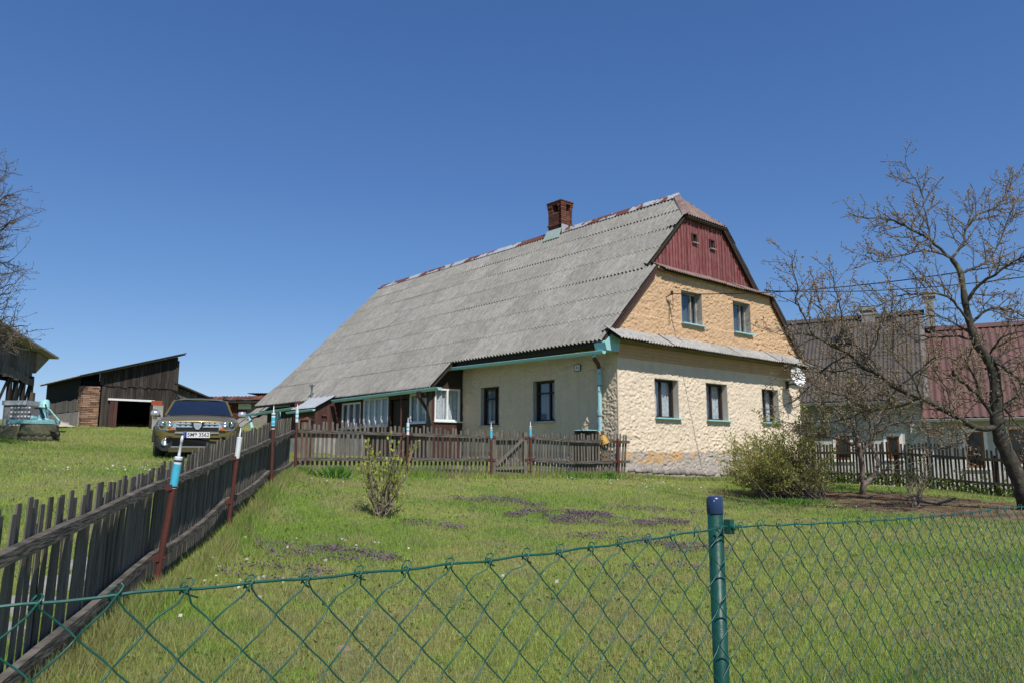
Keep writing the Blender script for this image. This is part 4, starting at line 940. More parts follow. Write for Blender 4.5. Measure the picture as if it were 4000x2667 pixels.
# ------------------------------------------------------------------ parked car
M['paint'] = mk('olive_bronze_paint', (.155, .120, .034), (.14, .108, .031), scale=3, rough=.42, metal=.2, spec=.4, coat=.35)
M['chrome'] = mk('chrome', (.75, .76, .78), (.65, .66, .68), scale=20, rough=.12, metal=1)
M['carglass'] = mk('car_glass', (.010, .016, .032), (.012, .018, .034), scale=3, rough=.04, spec=.6)
M['lampglass'] = mk('lamp_glass', (.55, .56, .58), (.75, .76, .78), scale=30, rough=.1, metal=.85)
M['amber'] = mk('amber_lens', (.55, .14, .02), (.45, .11, .02), scale=20, rough=.2)
M['rubber'] = mk('tyre_rubber', (.028, .027, .026), (.05, .047, .043), scale=18, rough=.85)
M['platewhite'] = flat('plate_white', (.72, .73, .74), .4); M['plateblue'] = flat('plate_blue', (.01, .05, .35), .4); M['silver'] = flat('mirror_silver', (.55, .55, .57), .25, .6)
M['greyclad'] = mk('bumper_cladding', (.028, .026, .022), (.035, .032, .028), scale=9, rough=.55)
cp = at(767, 1789, 16.4); cz = at(767, 1789, 15.7)[2]
CM = T(cp[0], cp[1], cz) @ RZ(math.radians(22.0)) @ Matrix.Diagonal((.935, 1, 1, 1))                    # x to the right as one faces it, -y is the front
car = thing('parked_car', 'olive bronze family car parked nose first on the grass behind the picket fence', 'car', CM)
def loft(b, secs):
    n = len(secs[0][1]); v = []; f = []
    for y, pr in secs: v += [(x, y, z) for x, z in pr]
    for i in range(len(secs)-1):
        for j in range(n-1): f.append((i*n+j, i*n+j+1, (i+1)*n+j+1, (i+1)*n+j))
    f.append(tuple(range(n))[::-1]); f.append(tuple(range((len(secs)-1)*n, len(secs)*n))); b.add(v, f)
def sym(pr): return [(-x, z) for x, z in pr][::-1][:-1]+pr[0:] if pr[0][0] == 0 else [(-x, z) for x, z in pr][::-1]+pr
def ring(pr):                                                        # half profile from the bottom centre to the top centre -> closed ring
    return pr+[(-x, z) for x, z in pr[::-1][1:-1]]
S_ = [(-.90, [(0,.14),(.50,.14),(.58,.24),(.64,.36),(.66,.48),(.68,.56),(.66,.64),(.62,.72),(.50,.765),(0,.785)]),
      (-.84, [(0,.13),(.60,.135),(.68,.24),(.74,.36),(.77,.48),(.78,.56),(.77,.66),(.73,.75),(.58,.795),(0,.82)]),
      (-.70, [(0,.13),(.66,.15),(.78,.27),(.83,.38),(.85,.50),(.855,.58),(.845,.68),(.80,.78),(.64,.83),(0,.86)]),
      (-.48, [(0,.14),(.66,.20),(.80,.42),(.88,.50),(.895,.56),(.90,.64),(.885,.73),(.83,.82),(.68,.87),(0,.90)]),
      (-.05, [(0,.18),(.62,.26),(.66,.55),(.88,.62),(.905,.66),(.905,.72),(.89,.79),(.83,.86),(.70,.905),(0,.935)]),
      (.40, [(0,.16),(.70,.20),(.84,.36),(.90,.46),(.905,.56),(.905,.68),(.89,.80),(.83,.885),(.72,.93),(0,.965)]),
      (.75, [(0,.16),(.76,.18),(.87,.28),(.90,.40),(.905,.56),(.905,.70),(.885,.85),(.80,.93),(.68,.955),(0,.985)]),
      (2.5, [(0,.16),(.76,.18),(.87,.28),(.90,.40),(.905,.56),(.905,.72),(.89,.88),(.82,.96),(.68,.97),(0,.985)]),
      (3.25, [(0,.24),(.66,.26),(.80,.34),(.86,.44),(.875,.56),(.875,.72),(.86,.88),(.80,.95),(.66,.97),(0,.985)]),
      (3.40, [(0,.30),(.56,.32),(.70,.38),(.78,.46),(.80,.56),(.80,.70),(.78,.84),(.72,.92),(.60,.94),(0,.95)])]
b = MB(); n = len(ring(S_[0][1])); v = []; f = []
for y, pr in S_: v += [(x, y, z) for x, z in ring(pr)]
for i in range(len(S_)-1):
    for j in range(n): f.append((i*n+j, i*n+(j+1) % n, (i+1)*n+(j+1) % n, (i+1)*n+j))
f += [tuple(range(n))[::-1], tuple(range((len(S_)-1)*n, len(S_)*n))]; b.add(v, f)
body = b.build('body', M['paint'], car, CM, True)
md = body.modifiers.new('smooth', 'SUBSURF'); md.levels = 2; md.render_levels = 2
# cabin: roof shell, pillars, glass
b = MB(); R_ = [(1.28, .60, 1.335), (1.45, .62, 1.375), (2.0, .63, 1.405), (2.7, .62, 1.39), (3.15, .58, 1.33)]
v = []; f = []
for y, hx, z in R_: v += [(-hx, y, z-.055), (-hx*.93, y, z-.012), (-hx*.6, y, z+.014), (0, y, z+.025), (hx*.6, y, z+.014), (hx*.93, y, z-.012), (hx, y, z-.055)]
for i in range(len(R_)-1):
    for j in range(6): f.append((i*7+j, i*7+j+1, (i+1)*7+j+1, (i+1)*7+j))
b.add(v, f); b.build('roof', M['paint'], car, CM, True)
for s in (-1, 1):
    for q in (((s*.755, .56, .93), (s*.615, 1.30, 1.315), .055, .045, (s, 0, .3)), ((s*.80, 2.0, .93), (s*.64, 2.0, 1.37), .10, .03, (s, 0, 0)), ((s*.80, 3.2, .93), (s*.60, 3.05, 1.33), .16, .04, (s, 0, 0))):
        b = MB(); b.beam(*q); b.build('pillar', M['paint'], car, CM)
b = MB(); n_ = 7; v = []
for t in np.linspace(0, 1, 5):
    for q in np.linspace(-1, 1, n_): hx = .715+(.580-.715)*t; v.append((q*hx, .55+.75*t-.06*(1-q*q)*(1-.3*t)-.0, .945+.38*t+.012*math.sin(t*3.14)))
b.add(v, [(i*n_+j, i*n_+j+1, (i+1)*n_+j+1, (i+1)*n_+j) for i in range(4) for j in range(n_-1)]); ws = b.build('windscreen', M['carglass'], car, CM, True)
b = MB(); b.tube([(-.63, .50, .955), (-.1, .50, .975), (.05, .49, .975)], .008, 4); b.tube([(0, .47, .97), (.60, .52, .965)], .008, 4); b.build('wiper', M['black'], ws, CM)
for s in (-1, 1):
    b = MB(); b.prism([(s*.775, .75, .95), (s*.80, 3.0, .95), (s*.62, 2.95, 1.33), (s*.628, 1.32, 1.31)], (s*-.01, 0, 0)); b.build('side_window', M['carglass'], car, CM)
b = MB(); b.prism([(-.66, 3.30, .96), (.66, 3.30, .96), (.54, 3.14, 1.31), (-.54, 3.14, 1.31)], (0, -.01, 0)); b.build('rear_window', M['carglass'], car, CM)
for s in (-1, 1):
    b = MB(); b.tube([(s*.565, 1.40, 1.345), (s*.565, 1.46, 1.425), (s*.565, 1.62, 1.455), (s*.56, 2.7, 1.455), (s*.55, 2.95, 1.36)], [.022, .026, .028, .026, .02], 7); b.build('roof_rail', M['black'], car, CM, True)
    b = MB(); b.lathe([(.02, -.09), (.075, -.07), (.085, 0), (.075, .07), (.02, .09)], 12, T(s*.98, .62, .985) @ Matrix.Rotation(math.pi/2, 4, 'Y') @ Matrix.Diagonal((.9, .65, 1.15, 1))); mi = b.build('mirror', M['silver'], car, CM, True)
    b = MB(); b.beam((s*.86, .64, .93), (s*.98, .63, .945), .06, .045); b.build('mirror_foot', M['black'], mi, CM)
# front end
b = MB(); b.prism([(-.43, -.905, .575), (.43, -.905, .575), (.44, -.905, .755), (-.44, -.905, .755)], (0, .06, 0)); gr = b.build('grille', M['black'], car, CM)
for s in (-1, 1):
    for z, a, c in ((.655, .11, .44), (.715, .13, .45)):
        b = MB(); b.beam((s*a, -.912, z), (s*c, -.905, z), .016, .022); b.build('chrome_bar', M['chrome'], gr, CM)
    for z in (.655, .715):
        for xx in (.19, .30, .41):
            b = MB(); b.prism([(s*xx-.045, -.915, z+.008), (s*xx+.045, -.915, z+.008), (s*xx+.03, -.915, z+.030), (s*xx-.03, -.915, z+.030)], (0, .012, 0)); b.build('chrome_stud', M['chrome'], gr, CM)
b = MB(); b.prism([(-.085, -.93, .735), (.085, -.93, .735), (.075, -.93, .66), (.03, -.93, .60), (-.03, -.93, .60), (-.075, -.93, .66)], (0, .025, 0)); em = b.build('emblem', M['chrome'], car, CM)
b = MB(); b.prism([(-.055, -.936, .715), (.055, -.936, .715), (.048, -.936, .665), (.018, -.936, .625), (-.018, -.936, .625), (-.048, -.936, .665)], (0, .006, 0)); b.build('emblem_field', M['silver'], em, CM)
b = MB(); b.box((-.055, -.941, .680), (.055, -.936, .700)); b.build('emblem_bar', M['chrome'], em, CM)
for s in (-1, 1):
    pts = [(.43, -.935, .75), (.66, -.905, .775), (.80, -.80, .76), (.82, -.79, .66), (.76, -.85, .59), (.62, -.905, .575), (.45, -.935, .59)]
    b = MB(); b.prism([(s*x, y, z) for x, y, z in pts], (0, .10, 0)); hl = b.build('headlight', M['lampglass'], car, CM)
    b = MB()
    for (x, y, z, r) in ((.57, -.935, .685, .064), (.71, -.875, .70, .05)):
        b.lathe([(r, 0), (r*.9, .012), (r*.4, .004), (0, .004)], 14, T(s*x, y, z) @ Matrix.Rotation(math.pi/2, 4, 'X') @ T(0, 0, -.004))
    b.build('reflector', M['chrome'], hl, CM, True)
    b = MB(); b.prism([(s*x, y-.02, z) for x, y, z in ((.47, -.925, .635), (.60, -.905, .63), (.59, -.905, .58), (.47, -.925, .59))], (0, .03, 0)); b.build('turn_signal', M['amber'], hl, CM)
    for (zz) in (.735, .70, .665):
        b = MB(); b.beam((s*.65, -.915, zz), (s*.80, -.81, zz), .008, .012); b.build('lamp_rib', M['black'], hl, CM)
    b = MB(); b.lathe([(.085, 0), (.07, .02), (.06, .012), (0, .012)], 14, T(s*.64, -.885, .335) @ Matrix.Rotation(math.pi/2, 4, 'X')); fg = b.build('fog_light', M['lampglass'], car, CM, True)
b = MB(); b.prism([(-.60, -.925, .43), (.60, -.925, .43), (.66, -.87, .38), (.60, -.89, .26), (.50, -.915, .24), (-.50, -.915, .24), (-.60, -.89, .26), (-.66, -.87, .38)], (0, .05, .0)); b.build('lower_intake', M['blackhole'], car, CM)
for s in (-1, 1):
    b = MB(); b.prism([(s*.50, -.915, .45), (s*.72, -.86, .47), (s*.85, -.74, .46), (s*.84, -.74, .26), (s*.70, -.86, .16), (s*.50, -.92, .15)], (0, .06, 0)); b.build('bumper_cladding', M['greyclad'], car, CM)
b = MB(); b.box((-.52, -.93, .232), (.52, -.90, .250)); b.build('skid_strip', M['silver'], car, CM)
b = MB(); b.box((-.56, -.925, .135), (.56, -.89, .225)); b.build('skid_plate', mk('skid_olive', (.07, .06, .025), (.06, .05, .022), rough=.5), car, CM)
b = MB(); b.box((-.265, -.945, .428), (.265, -.925, .545)); plate = b.build('number_plate', M['platewhite'], car, CM)
b = MB(); b.box((-.263, -.948, .430), (-.212, -.945, .543)); b.build('plate_stripe', M['plateblue'], plate, CM)
text('plate_characters', '5M9 3562', .112, M['black'], plate, CM @ Matrix(((1, 0, 0, .027), (0, 0, -1, -.947), (0, 1, 0, .487), (0, 0, 0, 1))), bold=.0012)
b = MB()
for s in (-1, 1): b.beam((s*.28, -.925, .53), (s*.45, -.915, .53), .01, .022)
b.build('plate_trim', M['silver'], car, CM)
for sx in (-1, 1):
    for yy in (-.02, 2.62):
        wm = CM @ T(sx*.80, yy, .285) @ RZ(.10 if yy < 1 else 0) @ Matrix.Rotation(math.pi/2, 4, 'Y')
        wl_ = bpy.data.objects.new('wheel', None); place(wl_, car, wm)
        b = MB(); b.lathe([(.20, -.11), (.29, -.115), (.325, -.09), (.332, 0), (.325, .09), (.29, .115), (.20, .11)], 28, cap=False); b.build('tyre', M['rubber'], wl_, wm, True)
        b = MB(); b.lathe([(.205, -.10), (.205, .09*sx), (.10, .105*sx), (.05, .11*sx), (0, .11*sx)], 20); b.build('rim', M['steel'], wl_, wm)
    b = MB(); b.tube([(sx*.915, -.02-.40*math.cos(a), .25+.42*math.sin(a)) for a in np.linspace(.25, 2.9, 12)], .035, 6); b.build('wheel_arch', M['greyclad'], car, CM)
b = MB(); 
for s in (-1, 1): b.lathe([(.0, .0), (.16, .02), (.17, .35), (.12, .42), (.0, .43)], 10, T(s*.34, 1.55, .78) @ Matrix.Diagonal((1.3, .6, 1, 1)))
b.build('seat_back', M['black'], car, CM)

# ------------------------------------------------------------------ dark wooden barn
BA = at(388, 1663, 31.2); be1 = (.7071, .7071); be2 = (-.7071, .7071)
BM = frame((BA[0], BA[1], 0), (be1[0], be1[1], 0), (be2[0], be2[1], 0), (0, 0, 1))
barn = thing('barn', 'low black board barn with a brick pier and an open dark doorway', 'barn', BM)
def btop(x): return 4.60+(x+.85)*.310
bd = MB(); bd.box((-.07, 0, 0), (.07, .024, 1)); board_me = bd.mesh('board', M['barnboard'])
def boards(parent, BMx, x0, x1, zlo, zhi, yy, w=.15, me=board_me, name='board', axis=0, skip=None):
    x = x0
    while x < x1-.02:
        ww = min(random.uniform(.85, 1.2)*w, x1-x); c = x+ww/2
        if not (skip and skip(c)):
            a = zlo(c) if callable(zlo) else zlo; h = zhi(c) if callable(zhi) else zhi
            a += random.uniform(-.04, .04); h += random.uniform(-.03, .03)
            mm = BMx @ (T(c, yy+random.uniform(-.008, .008), a) if axis == 0 else T(yy, c, a) @ RZ(math.pi/2)) @ Matrix.Diagonal(((ww-.012)/.14, 1, h-a, 1))
            place(bpy.data.objects.new(name, me), parent, mm)
        x += ww
boards(barn, BM, -.1, 3.05, 4.30, lambda x: btop(x)+.02, .02)
boards(barn, BM, 0, 3.05, lambda x: 2.5 if (x < .62 or x > 2.0) else 3.74, 4.36, .055)
boards(barn, BM, .33, .64, 2.56, 3.72, -.03, w=.16, me=(lambda q: q.mesh('door_board', M['brownwood']))((lambda q: q.box((-.07, 0, 0), (.07, .024, 1)))(MB())), name='door_board')
b = MB(); b.box((.25, -.06, 3.71), (2.12, .05, 3.79)); b.build('door_lintel', M['wframe'], barn, BM)
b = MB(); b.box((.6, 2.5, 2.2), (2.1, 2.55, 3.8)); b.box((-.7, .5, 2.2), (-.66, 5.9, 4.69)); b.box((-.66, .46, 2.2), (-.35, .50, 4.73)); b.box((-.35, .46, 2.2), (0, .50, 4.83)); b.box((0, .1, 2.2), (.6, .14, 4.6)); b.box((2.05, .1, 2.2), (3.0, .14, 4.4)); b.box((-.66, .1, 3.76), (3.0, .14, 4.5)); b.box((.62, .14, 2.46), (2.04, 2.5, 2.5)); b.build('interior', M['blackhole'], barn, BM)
bb = MB(); bb.box((0, 0, 0), (1, .14, .07)); pb_me = bb.mesh('brick', M['stonebrick'])
b = MB(); b.box((-.68, .02, 2.3), (-.10, .5, 4.27)); pier = b.build('brick_pier', M['mortar'], barn, BM)
for k in range(26):
    z = 2.36+k*.0735; x = -.72+random.uniform(-.02, .02)
    while x < -.11:
        l = min(random.choice((.15, .22, .29)), -.07-x)
        if l > .05: place(bpy.data.objects.new('brick', pb_me), pier, BM @ T(x, -.02+random.uniform(-.02, .015), z) @ Matrix.Diagonal((l-.012, 1, random.uniform(.7, .92), 1)))
        x += l
    y = .11
    while y < .52:
        l = random.choice((.14, .22)); place(bpy.data.objects.new('brick', pb_me), pier, BM @ T(-.60, y, z) @ RZ(math.pi/2) @ Matrix.Diagonal((l-.012, 1, random.uniform(.7, .9), 1))); y += l
k = 0
for z in np.arange(2.6, 3.7, .074):
    place(bpy.data.objects.new('brick', pb_me), barn, BM @ T(-.82, 5.45+random.uniform(-.02, .02), z) @ Matrix.Diagonal((.27, 1, .85, 1)))
gb = MB(); gb.box((-.07, 0, 0), (.07, .024, 1)); gboard_me = gb.mesh('board', M['grey_wood'])
boards(barn, BM, .45, 5.5, 3.22, lambda x: 3.72, -.76, w=.16, me=gboard_me, axis=1)
b = MB(); b.box((-.78, .2, 2.2), (-.62, 5.6, 3.2)); b.build('stone_base', M['stone'], barn, BM)
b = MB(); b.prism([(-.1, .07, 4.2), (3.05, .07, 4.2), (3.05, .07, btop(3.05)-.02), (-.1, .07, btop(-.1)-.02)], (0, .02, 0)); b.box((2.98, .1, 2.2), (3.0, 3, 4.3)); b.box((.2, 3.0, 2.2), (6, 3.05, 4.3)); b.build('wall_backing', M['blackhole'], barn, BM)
b = MB(); b.prism([(-.95, -.35, 4.58), (3.22, -.35, btop(3.22)), (3.22, 6.0, btop(3.22)), (-.95, 6.0, 4.58)], (0, 0, .06)); broof = b.build('barn_roof', M['soffit'], barn, BM)
bs = sheet('roof_sheet', 1.04, 4.45, .13, .018, M['roof2'])
for k in range(6): place(bpy.data.objects.new('roof_sheet', bs), broof, BM @ Matrix(((0, -.955, -.296, 3.26), (1, 0, 0, -.40+k*1.07), (0, -.296, .955, btop(3.26)+.085), (0, 0, 0, 1))))
b = MB(); b.box((2.98, -.02, 4.25), (3.10, .10, 5.62)); b.build('corner_post', M['barnboard'], barn, BM)
# lower wing sliding away to the right
boards(barn, BM, 3.1, 5.4, 2.3, lambda x: 4.50-(x-3.05)*.36, .25, w=.16, me=gboard_me)
b = MB(); b.prism([(2.95, -.05, 4.58), (5.6, -.05, 3.62), (5.6, 4, 3.62), (2.95, 4, 4.58)], (0, 0, .07)); b.build('wing_roof', M['soffit'], barn, BM)
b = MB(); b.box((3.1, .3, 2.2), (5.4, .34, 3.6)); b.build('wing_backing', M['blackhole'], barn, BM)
M['redtarp'] = mk('red_panel', (.34, .075, .03), (.28, .06, .03), scale=6, rough=.7)
o = at(612, 1580, 32.0); rb = thing('red_crate', 'faded red crate on top of the grey junk beside the barn doorway', 'crate', T(o[0], o[1], o[2]))
b = MB(); 
for k in range(2): b.box((-.21, -.2, -.02+k*.10), (.21, .2, .07+k*.10))
b.box((-.19, -.18, -.03), (.19, .18, .165)); b.build('slatted_box', M['redtarp'], rb, T(*o) @ RZ(.5))
o2 = at(612, 1660, 32.0); gz_ = G(o2[0], o2[1]); jk = thing('junk_cupboard', 'old grey cupboard standing beside the barn doorway under the red crate', 'cupboard', T(o2[0], o2[1], gz_))
b = MB(); b.box((-.20, -.2, 0), (.20, .2, o[2]-.035-gz_)); cb = b.build('carcass', M['concrete'], jk, T(o2[0], o2[1], gz_) @ RZ(.5))
b = MB(); b.box((-.18, -.215, .5), (-.01, -.20, .9)); b.build('door', M['grey_wood'], cb, T(o2[0], o2[1], gz_) @ RZ(.5))

# ------------------------------------------------------------------ open shed at the left edge
SA = at(0, 1500, 24.); eb = (-.15, .98869); en = (.98869, .15)
SM = frame((SA[0], SA[1], 0), (eb[0], eb[1], 0), (-en[0], -en[1], 0), (0, 0, 1))   # x away along the wall, y to the hidden left
shed = thing('open_shed', 'open timber shed on posts with a boarded gable behind the bare tree', 'shed', SM)
rt = lambda x: 5.28-(x-1.13)*.150
boards(shed, SM, -3.0, 2.28, lambda x: 4.42-.16*x, lambda x: rt(x)-.05, .10, w=.15, me=gboard_me)
boards(shed, SM, -3.0, 2.22, lambda x: 4.03-.07*x, lambda x: 4.42-.16*x, -.02, w=.15, me=gboard_me)
b = MB(); b.prism([(-4, -.30, rt(-4)), (3.3, -.30, rt(3.3)), (3.3, 5, rt(3.3)), (-4, 5, rt(-4))], (0, 0, .07)); b.build('shed_roof', M['roof2'], shed, SM)
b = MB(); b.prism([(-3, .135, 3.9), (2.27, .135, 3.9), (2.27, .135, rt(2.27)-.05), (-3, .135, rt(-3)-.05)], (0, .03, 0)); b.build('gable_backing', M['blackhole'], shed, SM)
b = MB(); b.prism([(2.30, .0, rt(2.3)-.03), (3.22, .0, rt(3.22)-.03), (2.30, .0, 4.32)], (0, .4, 0)); b.build('eave_soffit', mk('soffit_boards', (.30, .25, .17), (.2, .16, .11), scale=6, rough=.9), shed, SM)
for x in (2.18, 1.62, 1.12, .72): b = MB(); b.box((x-.06, .0, 2.2), (x+.06, .12, 4.2)); b.build('shed_post', M['barnboard'], shed, SM)
b = MB(); b.box((2.03, -.10, 3.0), (2.2, -.01, 3.62)); b.build('shed_post', M['grey_wood'], shed, SM)
for x0, x1 in ((1.0, .72), (1.22, 1.5), (1.75, 2.1), (.05, .62)): b = MB(); b.beam((x0, .06, 3.1), (x1, .06, 4.0), .06, .06); b.build('shed_brace', M['barnboard'], shed, SM)
b = MB(); b.box((-3, 2.6, 2.0), (2.3, 2.7, 3.5)); b.build('low_back_wall', M['barnboard'], shed, SM)

# ------------------------------------------------------------------ hand pump on its well
pz0 = at(150, 1716, 22); PM = T(pz0[0], pz0[1], 0) @ RZ(.35)
gzp = G(pz0[0], pz0[1]); zt_ = at(150, 1655, 22)[2]
M['mossstone'] = mk('mossy_stone', (.12, .11, .085), (.07, .085, .04), scale=7, rough=1, bump=.6, coord='obj', rnd=.3)
moss_me = stone_me.copy(); moss_me.materials.clear(); moss_me.materials.append(M['mossstone'])
well = thing('well', 'round mossy stone well ring under the turquoise hand pump', 'well', T(pz0[0], pz0[1], gzp))
b = MB(); b.lathe([(.50, -.3), (.52, .1), (.49, zt_-gzp-.02), (.40, zt_-gzp-.02)], 18); b.build('well_ring', M['mossstone'], well, T(pz0[0], pz0[1], gzp))
for k in range(16):
    a = k/16*6.283; 
    for lay in range(2):
        place(bpy.data.objects.new('stone', moss_me), well, T(pz0[0]+.49*math.cos(a+lay*.2), pz0[1]+.49*math.sin(a+lay*.2), gzp+.06+lay*.14) @ RZ(a+1.57) @ Matrix.Diagonal((.23, .10, .15, 1)))
pump = thing('hand_pump', 'turquoise cast iron hand pump on a turquoise well cover', 'pump', T(pz0[0], pz0[1], zt_))
zc_ = at(150, 1640, 22)[2]
PB = T(pz0[0]-.12, pz0[1], 0) @ RZ(.15)
b = MB(); pr = []
for k in range(20):
    a = k/20*6.283; r = 1.0+.05*math.sin(3*a); pr.append((.72*r*math.cos(a)-.1, .45*r*math.sin(a), zt_))
b.prism(pr, (0, 0, zc_-zt_)); b.build('well_cover', mk('worn_turquoise', (.16, .40, .44), (.24, .46, .48), scale=5, rough=.7, bump=.3), pump, PB)
hx = at(168, 1640, 22); q = T(hx[0], hx[1], zc_); hh = at(168, 1562, 22)[2]-zc_
b = MB(); b.lathe([(.20, -.01), (.19, .035), (.135, .05), (.125, hh*.45), (.12, hh*.60), (.15, hh*.62), (.15, hh*.66), (.135, hh*.68), (.13, hh*.95), (.09, hh*1.03), (.0, hh*1.05)], 14); b.build('pump_column', M['turq'], pump, q, True)
b = MB(); b.beam((.02, -.19, hh*.60), (-.14, -.20, hh*.58), .05, .05); b.beam((.0, -.20, hh*.62), (.16, -.22, .06), .05, .06); b.tube([(.14, -.18, hh*.78), (.20, -.2, hh*.56)], .022, 6); b.build('pump_linkage', M['black'], pump, q)
b = MB(); b.tube([(.16, -.1, hh*.60), (.24, -.1, hh*.52), (.56, -.12, -.02)], .020, 6); b.build('pump_handle', M['turqrust'], pump, q)
b = MB(); b.tube([(-.1, -.15, .05), (-.22, -.25, .08)], .06, 8); b.build('spout', M['turq'], pump, q)
bp_ = at(225, 1680, 21.9); plk = thing('dark_plank', 'dark plank sticking out from under the turquoise well cover', 'plank', T(*bp_)); b = MB(); b.beam(at(170, 1680, 22), at(247, 1684, 21.6), .16, .045); b.build('plank', M['barnboard'], plk)
# dimpled grey bin
xl, xr = at(6, 1665, 23.2), at(106, 1665, 23.2); zb0, zb1 = G(xl[0], xl[1]), at(50, 1563, 23.2)[2]
bin_ = thing('dimpled_bin', 'grey sheet metal bin with a dimpled front behind the hand pump', 'bin', T((xl[0]+xr[0])/2, 23.2, zb0))
w = (xr[0]-xl[0]); QM = T(xl[0], 23.2, 0) @ RZ(-.05)
zb2 = at(50, 1662, 23.2)[2]
b = MB(); b.box((-.3, -.25, zb0-.2), (w+.25, .8, zb2-.002)); b.build('plinth', M['mossstone'], bin_, QM)
b = MB(); b.box((0, 0, zb2), (w, .6, zb1-.14)); b.build('bin_body', mk('grey_sheet', (.17, .17, .17), (.23, .23, .23), scale=5, rough=.6), bin_, QM)
b = MB(); b.box((-.03, -.05, zb1-.14), (w-.03, .65, zb1)); b.build('bin_lid', M['zinc'], bin_, QM)
d = MB(); d.lathe([(.055, 0), (.035, .02), (0, .028)], 8); dm = d.mesh('dimple', M['zinc'], True)
for i in range(6):
    for j in range(5): place(bpy.data.objects.new('dimple', dm), bin_, QM @ T(.27+i*.115, -.002, zb1-.24-j*.135) @ Matrix.Rotation(math.pi/2, 4, 'X'))
# sand heap and loose stones
s0 = ghit(196, 1664, 10, 40); sand = thing('sand_heap', 'small pale heap of sand on the grass right of the hand pump', 'sand heap', T(*s0))
n = 26; v = []; f = []
for r in range(7):
    for k in range(n):
        rr = r/6; a = 6.283*k/n; v.append((rr*.95*math.cos(a), rr*.7*math.sin(a), .30*(1-rr)**.8*(1+.0*k)+random.uniform(-.012, .012)-.02))
for r in range(6):
    for k in range(n): f.append((r*n+k, r*n+(k+1) % n, (r+1)*n+(k+1) % n, (r+1)*n+k))
b = MB(); b.add(v, f); b.build('heap', mk('pale_sand', (.50, .44, .36), (.42, .37, .30), scale=8, rough=1, bump=.4), sand, T(*s0), True)
for k in range(26):
    px = 235+k*3.6+random.uniform(-3, 3); p = ghit(px, 1650+random.uniform(-4, 8), 12, 45)
    o = place(bpy.data.objects.new('loose_stone', stone_me), None, T(p[0], p[1], p[2]+.03) @ RZ(random.random()*3) @ Matrix.Diagonal((random.uniform(.14, .3), random.uniform(.12, .22), random.uniform(.10, .18), 1)))
    tag(o, 'small grey stone in the loose row at the foot of the barn', 'stone', 'loose stones along the barn foot')

# ------------------------------------------------------------------ brick outbuilding and dark roof behind the car
OA = at(880, 1640, 40.); OM = T(OA[0], OA[1], 0) @ RZ(-.12)
outb = thing('brick_outbuilding', 'small brick outbuilding with a tiled roof edge behind the parked car', 'outbuilding', OM)
pxm = 40/FPX; zt2 = at(900, 1574, 40)[2]; zr2 = at(900, 1557, 40)[2]
b = MB(); b.box((-1.5, .05, 2), (2.6, 2, zt2)); wl2 = b.build('brick_wall', M['mortar'], outb, OM)
ob = MB(); ob.box((0, 0, 0), (.25, .09, .066)); ob_me = ob.mesh('brick', M['brick'])
for r in range(13):
    x = -.9+(.13 if r % 2 else 0)
    while x < .95:
        place(bpy.data.objects.new('brick', ob_me), wl2, OM @ T(x, -.02+random.uniform(-.012, .012), zt2-.10-r*.077)); x += .262
b = MB(); b.box((.72, -.05, zt2-.32), (1.45, -.035, zt2-.02)); b.build('white_panel', M['wframe'], outb, OM)
b = MB(); b.box((-1.6, -.4, zt2), (2.9, 2.1, zt2+.16)); b.build('fascia', M['soffit'], outb, OM)
tl = MB(); tl.prism([(0, 0, 0), (.20, 0, .0), (.20, 0, .03), (.15, 0, .075), (.05, 0, .075), (0, 0, .03)], (0, .5, .16)); tl_me = tl.mesh('roof_tile', M['brick'])
for k in range(20): place(bpy.data.objects.new('roof_tile', tl_me), outb, OM @ T(-1.6+k*.215, -.45, zt2+.16+random.uniform(-.01, .01)))
DA = at(968, 1580, 44.); dsh = thing('dark_shed', 'dark shed with black corrugated roof between the outbuilding and the farmhouse', 'shed', T(DA[0], DA[1], 0))
z1 = at(968, 1548, 44)[2]; z2 = at(1062, 1533, 44)[2]
b = MB(); b.box((.1, .3, 1.5), (2.6, 2.5, z1-.06)); b.build('shed_wall', M['barnboard'], dsh, T(DA[0], DA[1], 0))
b = MB(); b.prism([(-.05, 0, z1), (1.9, 0, z2), (1.9, 3, z2+.3), (-.05, 3, z1+.2)], (0, 0, -.12)); b.build('shed_roof', M['soffit'], dsh, T(DA[0], DA[1], 0))
me = sheet('roof_sheet', 1.95, 2.9, .13, .03, M['soffit'])
place(bpy.data.objects.new('roof_sheet', me), dsh, T(DA[0]-.05, DA[1]+2.85, z1+.20) @ Matrix.Rotation(math.pi, 4, 'X') @ Matrix.Diagonal((1, 1, -1, 1)))

